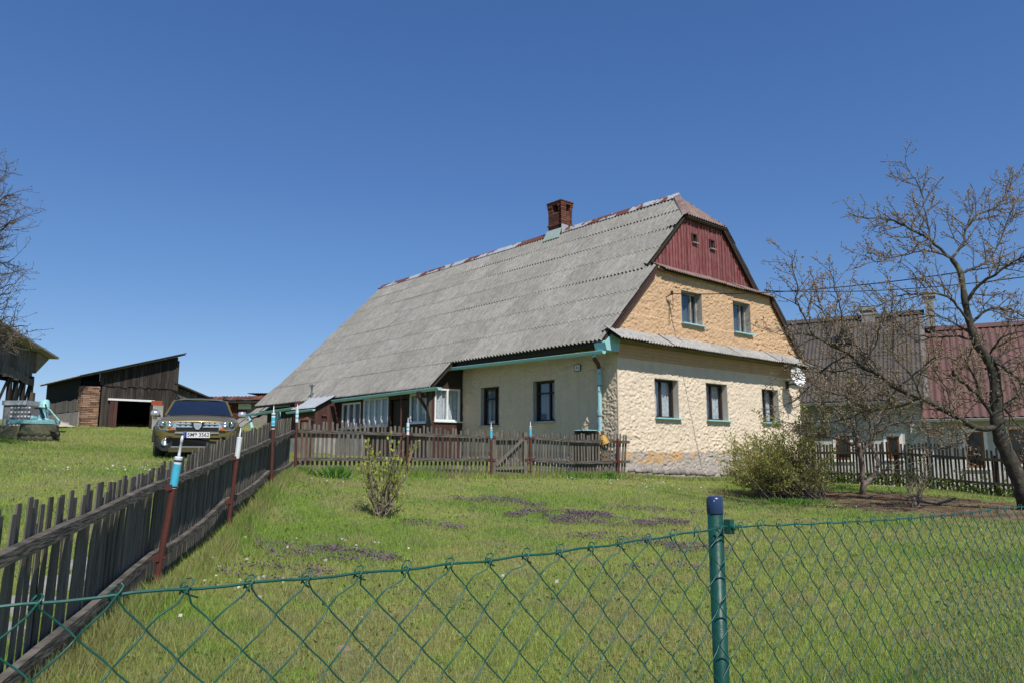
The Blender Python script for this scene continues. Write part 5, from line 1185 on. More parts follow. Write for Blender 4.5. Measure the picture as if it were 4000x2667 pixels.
# ------------------------------------------------------------------ neighbouring houses
M['brownroof'] = mk('brown_roof_sheet', (.070, .061, .053), (.098, .085, .074), scale=2, rough=.85, bump=.2, rnd=.06)
M['redroof'] = mk('red_roof_sheet', (.155, .075, .066), (.105, .062, .055), scale=1.1, rough=.75, bump=.2, rnd=.08)
M['greyplaster'] = mk('grey_roughcast', (.56, .54, .50), (.46, .445, .415), scale=6, rough=.95, bump=1.0, bscale=28)
M['orange'] = mk('orange_brown_frame', (.30, .10, .025), (.22, .07, .02), scale=5, rough=.5)
M['darkglass'] = mk('dark_window_glass', (.012, .014, .012), (.02, .024, .018), scale=3, rough=.06, spec=.6)
def nhouse(name, label, y0, y1, xw, xr, ze, zr, rm, pitch, gut, zg):
    t = thing(name, label, 'house', HM @ T(xw, y0, 0)); xe = xw-.45
    b = MB(); b.box((xw+.001, y0, zg-1.5), (xw+.35, y1, ze+.25)); b.box((xw+.35, y0, zg-1.5), (2*xr-xw, y0+.3, ze+.2)); b.prism([(xw+.1, y0+.02, ze+.1), (2*xr-xw-.1, y0+.02, ze+.1), (xr, y0+.02, zr-.08)], (0, .25, 0)); wall = b.build('wall', M['greyplaster'], t, HM)
    b = MB()
    b.prism([(xe, y0-.15, ze-.06), (xr, y0-.15, zr-.06), (xr, y1, zr-.06), (xe, y1, ze-.06)], (0, 0, -.08)); b.prism([(2*xr-xe, y0-.15, ze-.06), (xr, y0-.15, zr-.06), (xr, y1, zr-.06), (2*xr-xe, y1, ze-.06)], (0, 0, -.08))
    rf = b.build('roof', M['soffit'], t, HM)
    ln = math.hypot(xr-xe, zr-ze); c_, s_ = (xr-xe)/ln, (zr-ze)/ln; nr = 2; lr = ln/nr
    me = sheet('roof_sheet', 1.04, lr+.08, pitch, .02, rm)
    nc = int(math.ceil((y1-y0+.15)/1.04))
    for r in range(nr):
        for c in range(nc):
            place(bpy.data.objects.new('roof_sheet', me), rf, HM @ Matrix(((0, -c_, -s_, xr-r*lr*c_), (1, 0, 0, y0-.15+c*(y1-y0+.15)/nc), (0, -s_, c_, zr-r*lr*s_+.015), (0, 0, 0, 1))) @ Matrix.Rotation(.008, 4, 'X'))
    b = MB(); b.prism([(xr-.18, y0-.2, zr-.08), (xr, y0-.2, zr+.09), (xr+.18, y0-.2, zr-.08)], (0, y1-y0+.2, 0)); b.build('ridge_cap', rm, rf, HM)
    gutter((xe-.06, y0-.1, ze-.08), (xe-.06, y1, ze-.04), .065, t) if gut else None
    return t, wall, rf
HOUSE_M = HM
_ex = nrm((.50, .866, 0)); _lo = at(3129, 1569, 25.0)
HM = frame((_lo[0], _lo[1], Z0), _ex, (-_ex[1], _ex[0], 0), (0, 0, 1)); NMI = HM.inverted()      # x into the house, y away to the left
def on_hx(px, py, xl):
    """house coordinates where the surveyed photo position meets the plane x = xl"""
    o = NMI @ Vector((0, 0, EYE)); d = NMI.to_3x3() @ Vector(ray(px, py)); k = (xl-o[0])/d[0]
    return (xl, o[1]+d[1]*k, o[2]+d[2]*k)
NX = .45; NR = 3.4
e_l, e_r = on_hx(3140, 1568, NX-.45), on_hx(3605, 1552, NX-.45); r_r = on_hx(3640, 1206, NR); r_l = on_hx(3100, 1270, NR)
zE, zR = (e_l[2]+e_r[2])/2, (r_r[2]+r_l[2])/2; yB = e_r[1]
nh, nhw, nrf = nhouse('brown_roof_house', 'grey rendered house with a dark brown corrugated roof and two chimneys', yB, 4.0, NX, NR, zE, zR, M['brownroof'], .13, False, -1)
q_l, q_r = on_hx(3640, 1634, NX-.45), on_hx(3990, 1613, NX-.45); s_l = on_hx(3700, 1288, NR); s_r = on_hx(3980, 1256, NR)
zE2, zR2 = (q_l[2]+q_r[2])/2, (s_l[2]+s_r[2])/2
nh2, nhw2, nrf2 = nhouse('red_roof_house', 'pale rendered house with a faded red corrugated roof and grey gutter', yB-9.5, yB-.02, NX, NR, zE2, zR2, M['redroof'], .20, False, -1)
o_t = M['turq']; M['turq'] = M['zinc']
gutter((NX-.52, yB-9.4, zE2-.04), (NX-.52, yB+.1, zE2-.09), .07, nh2); gutter((NX-.52, yB+.1, zE-.09), (NX-.52, 3.9, zE-.10), .07, nh)
M['turq'] = o_t
b = MB(); b.tube([(NX-.5, yB-.1, zE2-.14), (NX-.35, yB-.12, zE2-.35), (NX-.09, yB-.14, zE2-.55), (NX-.09, yB-.14, -1.2)], .05, 8); b.build('downpipe', M['zinc'], nh2, HM)
b = MB(); b.box((NX-.14, yB-.02, -2), (NX+.02, yB+.42, zE-.3)); b.build('pilaster', M['greyplaster'], nh, HM)
M['verge'] = mk('lichen_verge', (.20, .185, .165), (.13, .12, .105), scale=9, rough=.95)
b = MB(); b.prism([(NX-.47, yB-.17, zE-.02), (NR, yB-.17, zR-.02), (NR, yB-.17, zR+.05), (NX-.47, yB-.17, zE+.05)], (0, .14, 0)); b.build('verge_mortar', M['verge'], nrf, HM)
def nchim(px0, px1, pyt, pyb, yl, mat, parent, cap=True, xx=NR):
    a, c = on_hx(px0, pyt, xx-.3), on_hx(px1, pyb, xx-.3); y0_, y1_ = c[1], a[1]
    b = MB(); b.box((xx-.3, y0_, c[2]-.4), (xx+.2, y1_, a[2])); o = b.build('chimney', mat, parent, HM)
    if cap: b = MB(); b.box((xx-.36, y0_-.06, a[2]-.10), (xx+.26, y1_+.06, a[2]-.02)); b.box((xx-.33, y0_-.03, a[2]-.02), (xx+.23, y1_+.03, a[2]+.05)); b.build('chimney_cap', M['concrete'], o, HM)
    return o
c1_ = nchim(3362, 3416, 1205, 1232, 0, M['stone'], nrf); c2_ = nchim(3608, 3652, 1150, 1230, 0, M['concrete'], nrf)
for k in range(2):
    a, c = on_hx(3362, 1212+k*10, NR-.3), on_hx(3416, 1221+k*10, NR-.3); b = MB(); b.box((NR-.315, c[1]-.01, c[2]+.02), (NR-.301, a[1]+.01, a[2]-.02)); b.build('brick', M['stone'], c1_, HM)
sk = on_hx(3290, 1268, NR-1.0); zz = zR-(zR-zE)/(NR-NX+.45)*1.0
b = MB(); b.box((-.28, -.35, .0), (.28, .35, .10)); skl = b.build('skylight', M['frame'], nrf, HM @ T(NR-1.1, sk[1], zz-.02) @ Matrix.Rotation(-math.atan2(zR-zE, NR-NX+.45), 4, 'Y'))
b = MB(); b.box((-.22, -.29, .10), (.22, .29, .108)); b.build('pane', M['darkglass'], skl, HM @ T(NR-1.1, sk[1], zz-.02) @ Matrix.Rotation(-math.atan2(zR-zE, NR-NX+.45), 4, 'Y'))
def nwin(parent, pxa, pya, pxb, pyb, name='window'):
    a, c = on_hx(pxa, pya, NX), on_hx(pxb, pyb, NX); y1_, z1_ = a[1], a[2]; y0_, z0_ = c[1], c[2]
    b = MB(); t = .09; b.box((NX-.02, y0_-t, z0_), (NX+.0, y0_, z1_+t)); b.box((NX-.02, y1_, z0_), (NX, y1_+t, z1_+t)); b.box((NX-.02, y0_, z1_), (NX, y1_, z1_+t)); b.box((NX-.06, y0_-t-.03, z0_-.06), (NX, y1_+t+.03, z0_)); w = b.build(name, M['wframe'], parent, HM)
    b = MB(); e = .055; b.box((NX-.012, y0_, z0_), (NX+.001, y0_+e, z1_)); b.box((NX-.012, y1_-e, z0_), (NX+.001, y1_, z1_)); b.box((NX-.012, y0_+e, z1_-e), (NX+.001, y1_-e, z1_)); b.box((NX-.012, y0_+e, z0_), (NX+.001, y1_-e, z0_+e*1.5)); b.build('frame', M['orange'], w, HM)
    b = MB(); b.box((NX-.006, y0_+e, z0_+e*1.5), (NX-.003, y1_-e, z1_-e)); b.build('pane', M['darkglass'], w, HM)
nwin(nh, 3264, 1700, 3325, 1795); nwin(nh, 3462, 1702, 3518, 1790)
nwin(nh2, 3768, 1685, 3853, 1826); nwin(nh2, 3938, 1675, 4040, 1812)
HM = HOUSE_M
# ------------------------------------------------------------------ dark neighbour fence
nf = thing('picket_fence', 'dark picket fence in front of the neighbouring houses behind the fruit trees', 'fence', HM @ T(7.9, -4, 0))
dk = MB(); dk.prism([(-.024, 0, 0), (.024, 0, 0), (.024, 0, 1), (-.024, 0, 1)], (0, .02, 0)); dk_me = dk.mesh('picket', M['dark_wood'])
y = -.55
while y > -9.2:
    p = hw(7.9, y, 0); g = G(p[0], p[1])-Z0
    place(bpy.data.objects.new('picket', dk_me), nf, HM @ T(7.9, y, g+.02) @ RZ(-math.pi/2) @ Matrix.Rotation(random.uniform(-.02, .02), 4, 'Y') @ Matrix.Diagonal((random.uniform(.85, 1.15), 1, 1.12+random.uniform(-.05, .06), 1))); y -= .092
for dz in (.30, .88):
    yy = -.5
    while yy > -9.2:
        l = 2.2; a, c = hw(7.9, yy, 0), hw(7.9, yy-l, 0); b = MB(); b.beam((7.87, yy, G(*a[:2])-Z0+dz), (7.87, yy-l, G(*c[:2])-Z0+dz), .05, .07); b.build('rail', M['dark_wood'], nf, HM); yy -= l
for yy in (-.6, -2.9, -5.2, -7.5): a = hw(7.95, yy, 0); b = MB(); b.cyl((7.96, yy, G(*a[:2])-Z0-.1), (7.96, yy, G(*a[:2])-Z0+1.0), .04, 8); b.build('post', M['postred'], nf, HM)
# ------------------------------------------------------------------ trees and shrubs
M['bark'] = mk('fruit_tree_bark', (.038, .032, .027), (.082, .072, .058), scale=9, rough=.95, bump=.7, bscale=40, speck=((.16, .16, .09), 7, .58, .68))
M['twigbark'] = mk('twig_bark', (.10, .078, .060), (.17, .135, .105), scale=5, rough=.9)
M['bud'] = attrmat('spring_buds', .8, .25)
M['leaf'] = attrmat('young_leaves', .7, .35)
class Wood:
    def __init__(s): s.t = MB(); s.w = MB(); s.tips = []
    def add(s, pts, r0, r1, n, thick): (s.t if thick else s.w).tube(pts, np.linspace(r0, r1, len(pts)), n, cap=False)
def smooth(P, k=4):
    P = np.asarray(P, float); 
    if len(P) < 3: return np.array([P[0]+(P[-1]-P[0])*t for t in np.linspace(0, 1, k+1)])
    out = []
    Q = np.r_[[2*P[0]-P[1]], P, [2*P[-1]-P[-2]]]
    for i in range(1, len(Q)-2):
        for q in range(k):
            t = q/k; a, b, c, d = Q[i-1], Q[i], Q[i+1], Q[i+2]
            out.append(.5*((2*b)+(-a+c)*t+(2*a-5*b+4*c-d)*t*t+(-a+3*b-3*c+d)*t**3))
    out.append(P[-1]); return np.array(out)
def randdir(rg): v = rg.normal(size=3); return v/np.linalg.norm(v)
def spawn(W, pts, r0, r1, lvl, cfg, rg, start=.15):
    seg = np.linalg.norm(np.diff(pts, axis=0), axis=1); cum = np.r_[0, np.cumsum(seg)]; tot = cum[-1]; c = cfg[lvl]
    d = tot*start+rg.uniform(0, c['gap'])
    while d < tot:
        i = min(int(np.searchsorted(cum, d))-1, len(pts)-2); i = max(i, 0); u = (d-cum[i])/max(seg[i], 1e-6); p = pts[i]+(pts[i+1]-pts[i])*u
        t = nrm(pts[i+1]-pts[i]); q = randdir(rg); q = nrm(q-t*(q@t)); ang = math.radians(rg.uniform(*c['ang']))
        dr = nrm(t*math.cos(ang)+q*math.sin(ang)+V((0, 0, c['up']))); L = rg.uniform(*c['len'])*(1-.45*d/tot)
        pr = r0+(r1-r0)*d/tot; ra = min(pr*.7, c['r']); k = c['k']; P = [p]; dd = dr
        for j in range(k): dd = nrm(dd+randdir(rg)*c['wig']+V((0, 0, c['bend']))); P.append(P[-1]+dd*L/k)
        P = np.array(P); W.add(P, ra, max(ra*.45, c['rmin']), c['n'], False)
        if lvl+1 < len(cfg): spawn(W, P, ra, ra*.45, lvl+1, cfg, rg, .2)
        W.tips.append((P, lvl)); d += c['gap']*rg.uniform(.5, 1.5)
def blobs(name, pos, dirs, size, cols, parent, mat, rg, elong=1.6, flat_=False):
    pos = np.asarray(pos); n = len(pos); size = np.broadcast_to(size, (n,))[:, None]
    d = np.asarray(dirs); r = rg.normal(size=(n, 3)); s = np.cross(d, r); s /= np.maximum(np.linalg.norm(s, axis=1, keepdims=True), 1e-9); u = np.cross(s, d)
    if flat_:
        v = np.stack([pos, pos+d*size*elong*.5+s*size*.5, pos+d*size*elong, pos+d*size*elong*.5-s*size*.5], 1).reshape(-1, 3)
        i = np.arange(n)*4; f = np.r_[np.c_[i, i+1, i+2], np.c_[i, i+2, i+3]]; c = np.repeat(cols, 4, 0)
    else:
        v = np.stack([pos-d*size*.2, pos+d*size*.4+s*size*.5, pos+d*size*.4+u*size*.5, pos+d*size*.4-s*size*.5, pos+d*size*.4-u*size*.5, pos+d*size*elong], 1).reshape(-1, 3)
        i = np.arange(n)*6; f = np.concatenate([np.c_[i+a, i+b, i+c_] for a, b, c_ in ((0,2,1),(0,3,2),(0,4,3),(0,1,4),(5,1,2),(5,2,3),(5,3,4),(5,4,1))]); c = np.repeat(cols, 6, 0)
    return place(bpy.data.objects.new(name, fastmesh(name, v, f, mat, False, c)), parent)
def budding(W, rg, levels, gap, size, colA, colB, parent, name='buds', mat=None, flat_=False, jit=.02, elong=1.6, prob=1.0):
    pos = []; dirs = []
    for P, lvl in W.tips:
        if lvl not in levels: continue
        seg = np.diff(P, axis=0); L = np.linalg.norm(seg, axis=1).sum(); m = max(1, int(L/gap*prob+rg.random()))
        for j in range(m):
            u = rg.uniform(.1, 1.0) if j else 1.0
            x = u*(len(P)-1); i = min(int(x), len(P)-2); p = P[i]+(P[i+1]-P[i])*(x-i)
            pos.append(p+rg.normal(size=3)*jit*(0 if j == 0 else 1)); dirs.append(nrm(nrm(seg[i])+rg.normal(size=3)*.6))
    n = len(pos); t = rg.random((n, 1)); cols = V(colA)*(1-t)+V(colB)*t; cols *= rg.uniform(.75, 1.25, (n, 1))
    return blobs(name, pos, dirs, size*rg.uniform(.6, 1.3, n), cols, parent, mat or M['bud'], rg, elong, flat_)

# --- big fruit tree on the right
rg = np.random.default_rng(5)
def path(pts, d0, d1, k=4):
    n = len(pts); return smooth([V(at(p[0], p[1], d0+(d1-d0)*i/(n-1))) for i, p in enumerate(pts)], k)
TD = 13.0
base = ghit(4010, 1990, 11, 16)
W = Wood()
trunk = [V((base[0], base[1], base[2]-.15))]+[V(at(*p, TD)) for p in ((4000,1930),(3972,1850),(3930,1760),(3898,1670),(3893,1575),(3884,1459),(3855,1396),(3812,1335),(3790,1267),(3771,1186),(3752,1069),(3717,1011))]
tp = smooth(trunk, 4); rad = np.interp(np.linspace(0, 1, len(tp)), [0, .1, .3, .45, .6, .8, 1], [.155, .125, .115, .098, .078, .058, .040])
rad = rad*(1+.09*np.sin(np.arange(len(rad))*1.9)+rg.normal(size=len(rad))*.04); W.t.tube(tp, rad, 10, cap=False)
big = thing('fruit_tree', 'large bare fruit tree with dark forked trunk and pinkish buds near the right edge', 'tree', T(*base))
limbs = [([(3717,1011),(3631,939),(3579,906),(3502,868),(3470,856),(3421,856),(3354,849),(3311,829)], TD, 12.4, .036, .008),
 ([(3631,939),(3622,863),(3607,791),(3593,729),(3555,676),(3531,638)], TD, 13.5, .024, .006),
 ([(3717,1011),(3760,955),(3768,900),(3790,850),(3803,790)], TD, 13.5, .036, .009),
 ([(3768,900),(3830,830),(3885,815),(3930,755),(3953,698)], 13.2, 14.2, .024, .006),
 ([(3717,1011),(3650,985),(3570,985),(3480,1010),(3420,1020),(3380,995)], TD, 12.2, .026, .006),
 ([(3771,1186),(3822,1116),(3885,1073),(3956,1026),(4040,985)], TD, 12.2, .045, .016),
 ([(3752,1069),(3812,1045),(3861,1016),(3909,935),(3947,830),(3975,780)], TD, 13.8, .034, .006),
 ([(3790,1267),(3740,1195),(3680,1150),(3560,1150),(3500,1160),(3440,1190),(3380,1200),(3345,1180)], TD, 12.4, .034, .006),
 ([(3812,1335),(3746,1315),(3679,1315),(3607,1315),(3540,1290),(3490,1240)], TD, 13.9, .036, .008),
 ([(3790,1267),(3850,1215),(3900,1205),(3960,1215),(4020,1250)], TD, 13.6, .036, .016),
 ([(3855,1396),(3930,1440),(3990,1490),(4050,1540)], TD, 12.4, .045, .02),
 ([(3898,1670),(3813,1669),(3717,1616),(3598,1554),(3502,1516),(3440,1468),(3363,1430),(3316,1382),(3258,1353),(3177,1315),(3124,1301),(3048,1308)], TD, 11.6, .080, .008),
 ([(3258,1353),(3232,1300),(3230,1243),(3201,1205),(3158,1172),(3135,1140)], 12.0, 12.5, .026, .006),
 ([(3177,1315),(3148,1248),(3110,1181),(3115,1124),(3100,1060),(3091,1002)], 11.8, 11.4, .024, .006),
 ([(3258,1353),(3290,1270),(3283,1200),(3262,1130),(3256,1065)], 12.0, 11.7, .020, .006),
 ([(3316,1382),(3230,1430),(3170,1500),(3110,1560),(3060,1580)], 12.1, 12.8, .024, .006),
 ([(3598,1554),(3500,1590),(3400,1600),(3290,1640),(3160,1650),(3080,1655)], 12.3, 13.4, .026, .006),
 ([(3502,1516),(3600,1440),(3660,1390),(3720,1400),(3740,1405)], 12.2, 11.6, .024, .008),
 ([(3890,1640),(3823,1545),(3779,1506),(3727,1463),(3722,1450)], TD, 12.7, .055, .030),
 ([(3823,1545),(3810,1480),(3780,1410),(3795,1360)], TD, 12.5, .032, .010),
 ([(3893,1600),(3960,1560),(4020,1500),(4080,1420)], TD, 13.5, .06, .025),
 ([(3363,1430),(3420,1350),(3440,1270),(3520,1230),(3560,1215)], 12.1, 11.7, .022, .006),
 ([(3598,1554),(3560,1470),(3500,1400),(3450,1330)], 12.3, 12.0, .022, .006), ([(3717,1616),(3700,1520),(3650,1450),(3620,1400)], 12.5, 12.9, .024, .006),
 ([(3502,1516),(3450,1580),(3380,1620),(3300,1680)], 12.2, 12.7, .022, .006), ([(3813,1669),(3760,1720),(3680,1750),(3600,1740)], 12.8, 12.3, .024, .006),
 ([(3850,1440),(3920,1380),(3990,1350)], 13.0, 13.6, .03, .01), ([(3790,1300),(3720,1260),(3650,1235),(3560,1250),(3500,1300)], 13.0, 13.8, .026, .006),
 ([(3855,1396),(3900,1330),(3960,1300),(4030,1290)], 13.0, 12.4, .028, .01), ([(3893,1560),(3960,1640),(4020,1700)], 13.0, 13.8, .028, .01),
 ([(3440,1468),(3400,1400),(3330,1340),(3300,1290)], 12.1, 12.6, .020, .006), ([(3363,1430),(3270,1450),(3200,1440),(3120,1420),(3060,1440)], 12.1, 12.9, .022, .006),
 ([(3440,1468),(3380,1520),(3300,1540),(3210,1520),(3150,1480)], 12.1, 11.5, .020, .006)]
cfg = [dict(gap=.085, ang=(30, 75), up=.25, len=(.35, .95), r=.011, rmin=.0050, k=5, wig=.28, bend=.06, n=4),
       dict(gap=.10, ang=(35, 80), up=.2, len=(.10, .34), r=.0062, rmin=.0042, k=3, wig=.25, bend=.05, n=3)]
limbs = [(p, d0, d1, r0*.70, r1*.8) for p, d0, d1, r0, r1 in limbs]
for pts, d0, d1, r0, r1 in limbs:
    P = path(pts, d0, d1); P[1:-1] += rg.normal(size=(len(P)-2, 3))*.008; W.t.tube(P, np.linspace(r0, r1, len(P))*(1+rg.normal(size=len(P))*.05), 6, cap=False)
    spawn(W, P, r0, r1, 0, cfg, rg, .12)
W.t.build('trunk', M['bark'], big, smooth=True)
cr = W.w.build('crown', M['twigbark'], big)
bd_ = budding(W, rg, (0, 1), .055, .022, (.42, .30, .23), (.30, .24, .12), cr); tag(bd_, kind='stuff')

# --- small fruit tree with fresh leaves left of it
W = Wood(); b2 = ghit(3370, 1925, 13, 19); sd2 = b2[1]
sm_ = thing('fruit_tree', 'small forked fruit tree with first olive leaves standing in bare soil', 'tree', T(*b2))
cfg2 = [dict(cfg[0], gap=.06, len=(.30, .9)), dict(cfg[1], gap=.085)]
lim2 = [([(3372,1935),(3368,1870),(3362,1800),(3352,1740),(3330,1680),(3290,1620),(3240,1580),(3180,1560)], sd2, sd2-.8, .070, .010),
 ([(3374,1890),(3400,1872),(3424,1830),(3420,1770),(3405,1720),(3420,1660),(3470,1610),(3540,1590)], sd2, sd2+.8, .060, .010),
 ([(3405,1720),(3440,1680),(3510,1650),(3590,1640),(3650,1650)], sd2, sd2-.9, .030, .008), ([(3352,1740),(3300,1720),(3230,1700),(3170,1690),(3110,1690)], sd2, sd2-1.1, .032, .008),
 ([(3362,1790),(3400,1700),(3390,1620),(3360,1560),(3340,1500)], sd2, sd2-.5, .030, .008), ([(3424,1850),(3460,1830),(3485,1835)], sd2, sd2-.3, .028, .016),
 ([(3330,1680),(3340,1610),(3300,1540),(3280,1490)], sd2, sd2+.9, .024, .007), ([(3420,1660),(3450,1580),(3440,1510)], sd2, sd2+.3, .022, .007)]
for pts, d0, d1, r0, r1 in lim2:
    P = path(pts, d0, d1); P[1:-1] += rg.normal(size=(len(P)-2, 3))*.02; W.t.tube(P, np.linspace(r0, r1, len(P))*(1+rg.normal(size=len(P))*.05), 7, cap=False); spawn(W, P, r0, r1, 0, cfg2, rg, .35)
W.t.build('trunk', mk('pinkish_bark', (.16, .12, .10), (.24, .19, .16), scale=10, rough=.95, bump=.5), sm_, smooth=True)
cr = W.w.build('crown', M['twigbark'], sm_)
tag(budding(W, rg, (0, 1), .05, .028, (.20, .18, .055), (.22, .155, .075), cr, 'young_leaves', M['leaf'], True), kind='stuff')

# --- bare tree past the left edge
W = Wood(); lx = at(-330, 1800, 18.5); lz = G(lx[0], lx[1]); lt = thing('bare_tree', 'bare tree with fine drooping twigs reaching in from the left edge', 'tree', T(lx[0], lx[1], lz))
tr = smooth([V((lx[0], lx[1], lz-.2)), V((lx[0]+.05, lx[1], lz+1.5)), V((lx[0]-.05, lx[1], lz+3.5)), V((lx[0]+.1, lx[1], lz+6)), V((lx[0]+.05, lx[1], lz+8.2))], 5)
W.t.tube(tr, np.linspace(.22, .05, len(tr)), 10, cap=False)
cfgL = [dict(gap=.13, ang=(30, 70), up=.05, len=(.6, 1.3), r=.016, rmin=.005, k=5, wig=.22, bend=.02, n=4),
        dict(gap=.12, ang=(25, 65), up=.05, len=(.25, .6), r=.008, rmin=.0048, k=4, wig=.22, bend=.03, n=3)]
for (px, py) in ((40,560),(70,660),(95,700),(130,760),(110,820),(150,860),(90,910),(90,960),(130,1010),(135,1060),(125,1110),(110,1150),(80,1200),(120,1240),(180,1275),(150,1310),(60,1330),(90,1380),(20,600),(10,1400)):
    e = V(at(px-75, py, 18.5+rg.uniform(-1.2, 1.2))); hb = np.clip((e[2]-.9)*.8+.5, lz+2.0, lz+7.6); o = V((lx[0], lx[1], hb))
    mid = o+(e-o)*.5+V((0, rg.uniform(-.3, .3), .35)); P = smooth([o, mid, e], 6); P[1:-1] += rg.normal(size=(len(P)-2, 3))*.04
    W.t.tube(P, np.linspace(.045, .010, len(P)), 6, cap=False); spawn(W, P, .04, .010, 0, cfgL, rg, .25)
for k in range(14):
    a = rg.uniform(1.6, 4.6); hb = rg.uniform(2.2, 7.6); o = V((lx[0], lx[1], lz+hb)); e = o+V((math.cos(a)*2.4, math.sin(a)*2.4, .9)); P = smooth([o, (o+e)/2+V((0, 0, .3)), e], 5); W.t.tube(P, np.linspace(.05, .010, len(P)), 6, cap=False); spawn(W, P, .04, .010, 0, cfgL[:1], rg, .25)
W.t.build('trunk', M['bark'], lt, smooth=True); cr = W.w.build('crown', M['twigbark'], lt)
tag(budding(W, rg, (0, 1), .16, .022, (.17, .12, .10), (.12, .10, .06), cr), kind='stuff')

# --- shrubs
def shrub(name, label, base, stems, cfg, leafgap, leafsize, ca, cb, rb, barkm, n=5, levels=(0, 1), twigs='stems', flat_=True, rad=.010):
    W = Wood(); t = thing(name, label, 'shrub', T(*base))
    for (o, e, bow) in stems:
        o = V(o); e = V(e); mid = (o+e)/2+V(bow); P = smooth([o, mid, e], 5); P[1:] += rg.normal(size=(len(P)-1, 3))*.015
        W.t.tube(P, np.linspace(rad*rg.uniform(.7, 1.3), rad*.35, len(P)), n, cap=False); spawn(W, P, rad, rad*.35, 0, cfg, rg, .25); W.tips.append((P[len(P)//2:], 0))
    o = W.t.build('stems', barkm, t); 
    c = W.w.build('twigs', barkm, t); tag(c, kind='stuff')
    tag(budding(W, rg, levels, leafgap, leafsize, ca, cb, t, 'leaves', M['leaf'], flat_, jit=.02), kind='stuff'); return t
cfgS = [dict(gap=.10, ang=(20, 55), up=.35, len=(.10, .30), r=.005, rmin=.003, k=3, wig=.25, bend=.08, n=3)]
sb = ghit(1492, 2018); stems = []
M['shrubbark'] = mk('shrub_bark', (.17, .135, .10), (.26, .22, .165), scale=12, rough=.95)
for k in range(26):
    a = rg.uniform(0, 6.283); r = rg.uniform(0, .10); tip = at(rg.uniform(1400, 1625), rg.uniform(1715, 1880), sb[1]+rg.uniform(-.35, .35))
    o = (sb[0]+r*math.cos(a), sb[1]+r*math.sin(a), sb[2]-.03); stems.append((o, tip, ((tip[0]-sb[0])*.10, 0, -.02)))
shrub('currant_shrub', 'small open shrub with yellow green new leaves alone on the lawn', sb, stems, cfgS, .085, .033, (.40, .42, .06), (.28, .32, .05), .1, M['shrubbark'], rad=.011)
# large leaning bush by the gable
bb_ = ghit(3080, 1955, 12, 22); stems = []
for k in range(210):
    t = rg.random(); bx_ = at(rg.uniform(2960, 3240), 1940, bb_[1]+rg.uniform(-.2, 1.2)); gz_ = G(bx_[0], bx_[1])
    px = rg.normal(2965, 85) if t < .74 else rg.uniform(3080, 3270); top = 1700 if px < 3120 else 1730; py = rg.uniform(top, 1905)
    tip = at(np.clip(px, 2830, 3290), py, bx_[1]+rg.uniform(-.9, .3)); stems.append(((bx_[0], bx_[1], gz_-.03), tip, ((tip[0]-bx_[0])*.06, 0, .08)))
for k in range(22):                                                  # long bare shoots standing above
    bx_ = at(rg.uniform(3040, 3240), 1930, bb_[1]+rg.uniform(0, 1.0)); tip = at(rg.uniform(2960, 3260), rg.uniform(1590, 1680), bx_[1]-.4); stems.append(((bx_[0], bx_[1], G(bx_[0], bx_[1])), tip, (0, 0, .05)))
cfgB = [dict(gap=.12, ang=(20, 60), up=.25, len=(.12, .40), r=.005, rmin=.003, k=3, wig=.3, bend=.05, n=3)]
shrub('large_bush', 'large leaning bush with olive leaves at the right corner of the gable', bb_, stems, cfgB, .026, .030, (.46, .48, .11), (.36, .32, .11), .2, M['shrubbark'], rad=.009)
# sapling before the neighbour fence
sb3 = ghit(3578, 1978, 10, 20); stems = []
for k in range(16):
    tip = at(rg.uniform(3500, 3650), rg.uniform(1790, 1900), sb3[1]+rg.uniform(-.3, .3)); stems.append(((sb3[0]+rg.uniform(-.06, .06), sb3[1], sb3[2]-.03), tip, (0, 0, .03)))
shrub('thin_sapling', 'thin twiggy sapling in the bare soil before the dark picket fence', sb3, stems, cfgS, .12, .022, (.14, .14, .04), (.10, .08, .04), .1, M['shrubbark'], rad=.008)
# undergrowth along the dark fence
pos = []; dirs = []
for k in range(2400):
    y = rg.uniform(-8.6, .3); x = 7.55+rg.normal()*.22; p = hw(x, y, 0); pos.append((p[0], p[1], G_ := 0)); dirs.append(nrm(rg.normal(size=3)+V((0, 0, 1.2))))
pos = np.array(pos); pos[:, 2] = ground(pos[:, 0], pos[:, 1])+np.abs(rg.normal(size=len(pos)))*.16; tt = rg.random((len(pos), 1))
o = blobs('undergrowth', pos, np.array(dirs), .05*rg.uniform(.5, 1.4, len(pos)), V((.10, .14, .03))*(1-tt)+V((.06, .085, .022))*tt, None, M['leaf'], rg, 2.0, True); tag(o, 'low green weeds growing along the foot of the dark picket fence', 'weeds', kind='stuff')

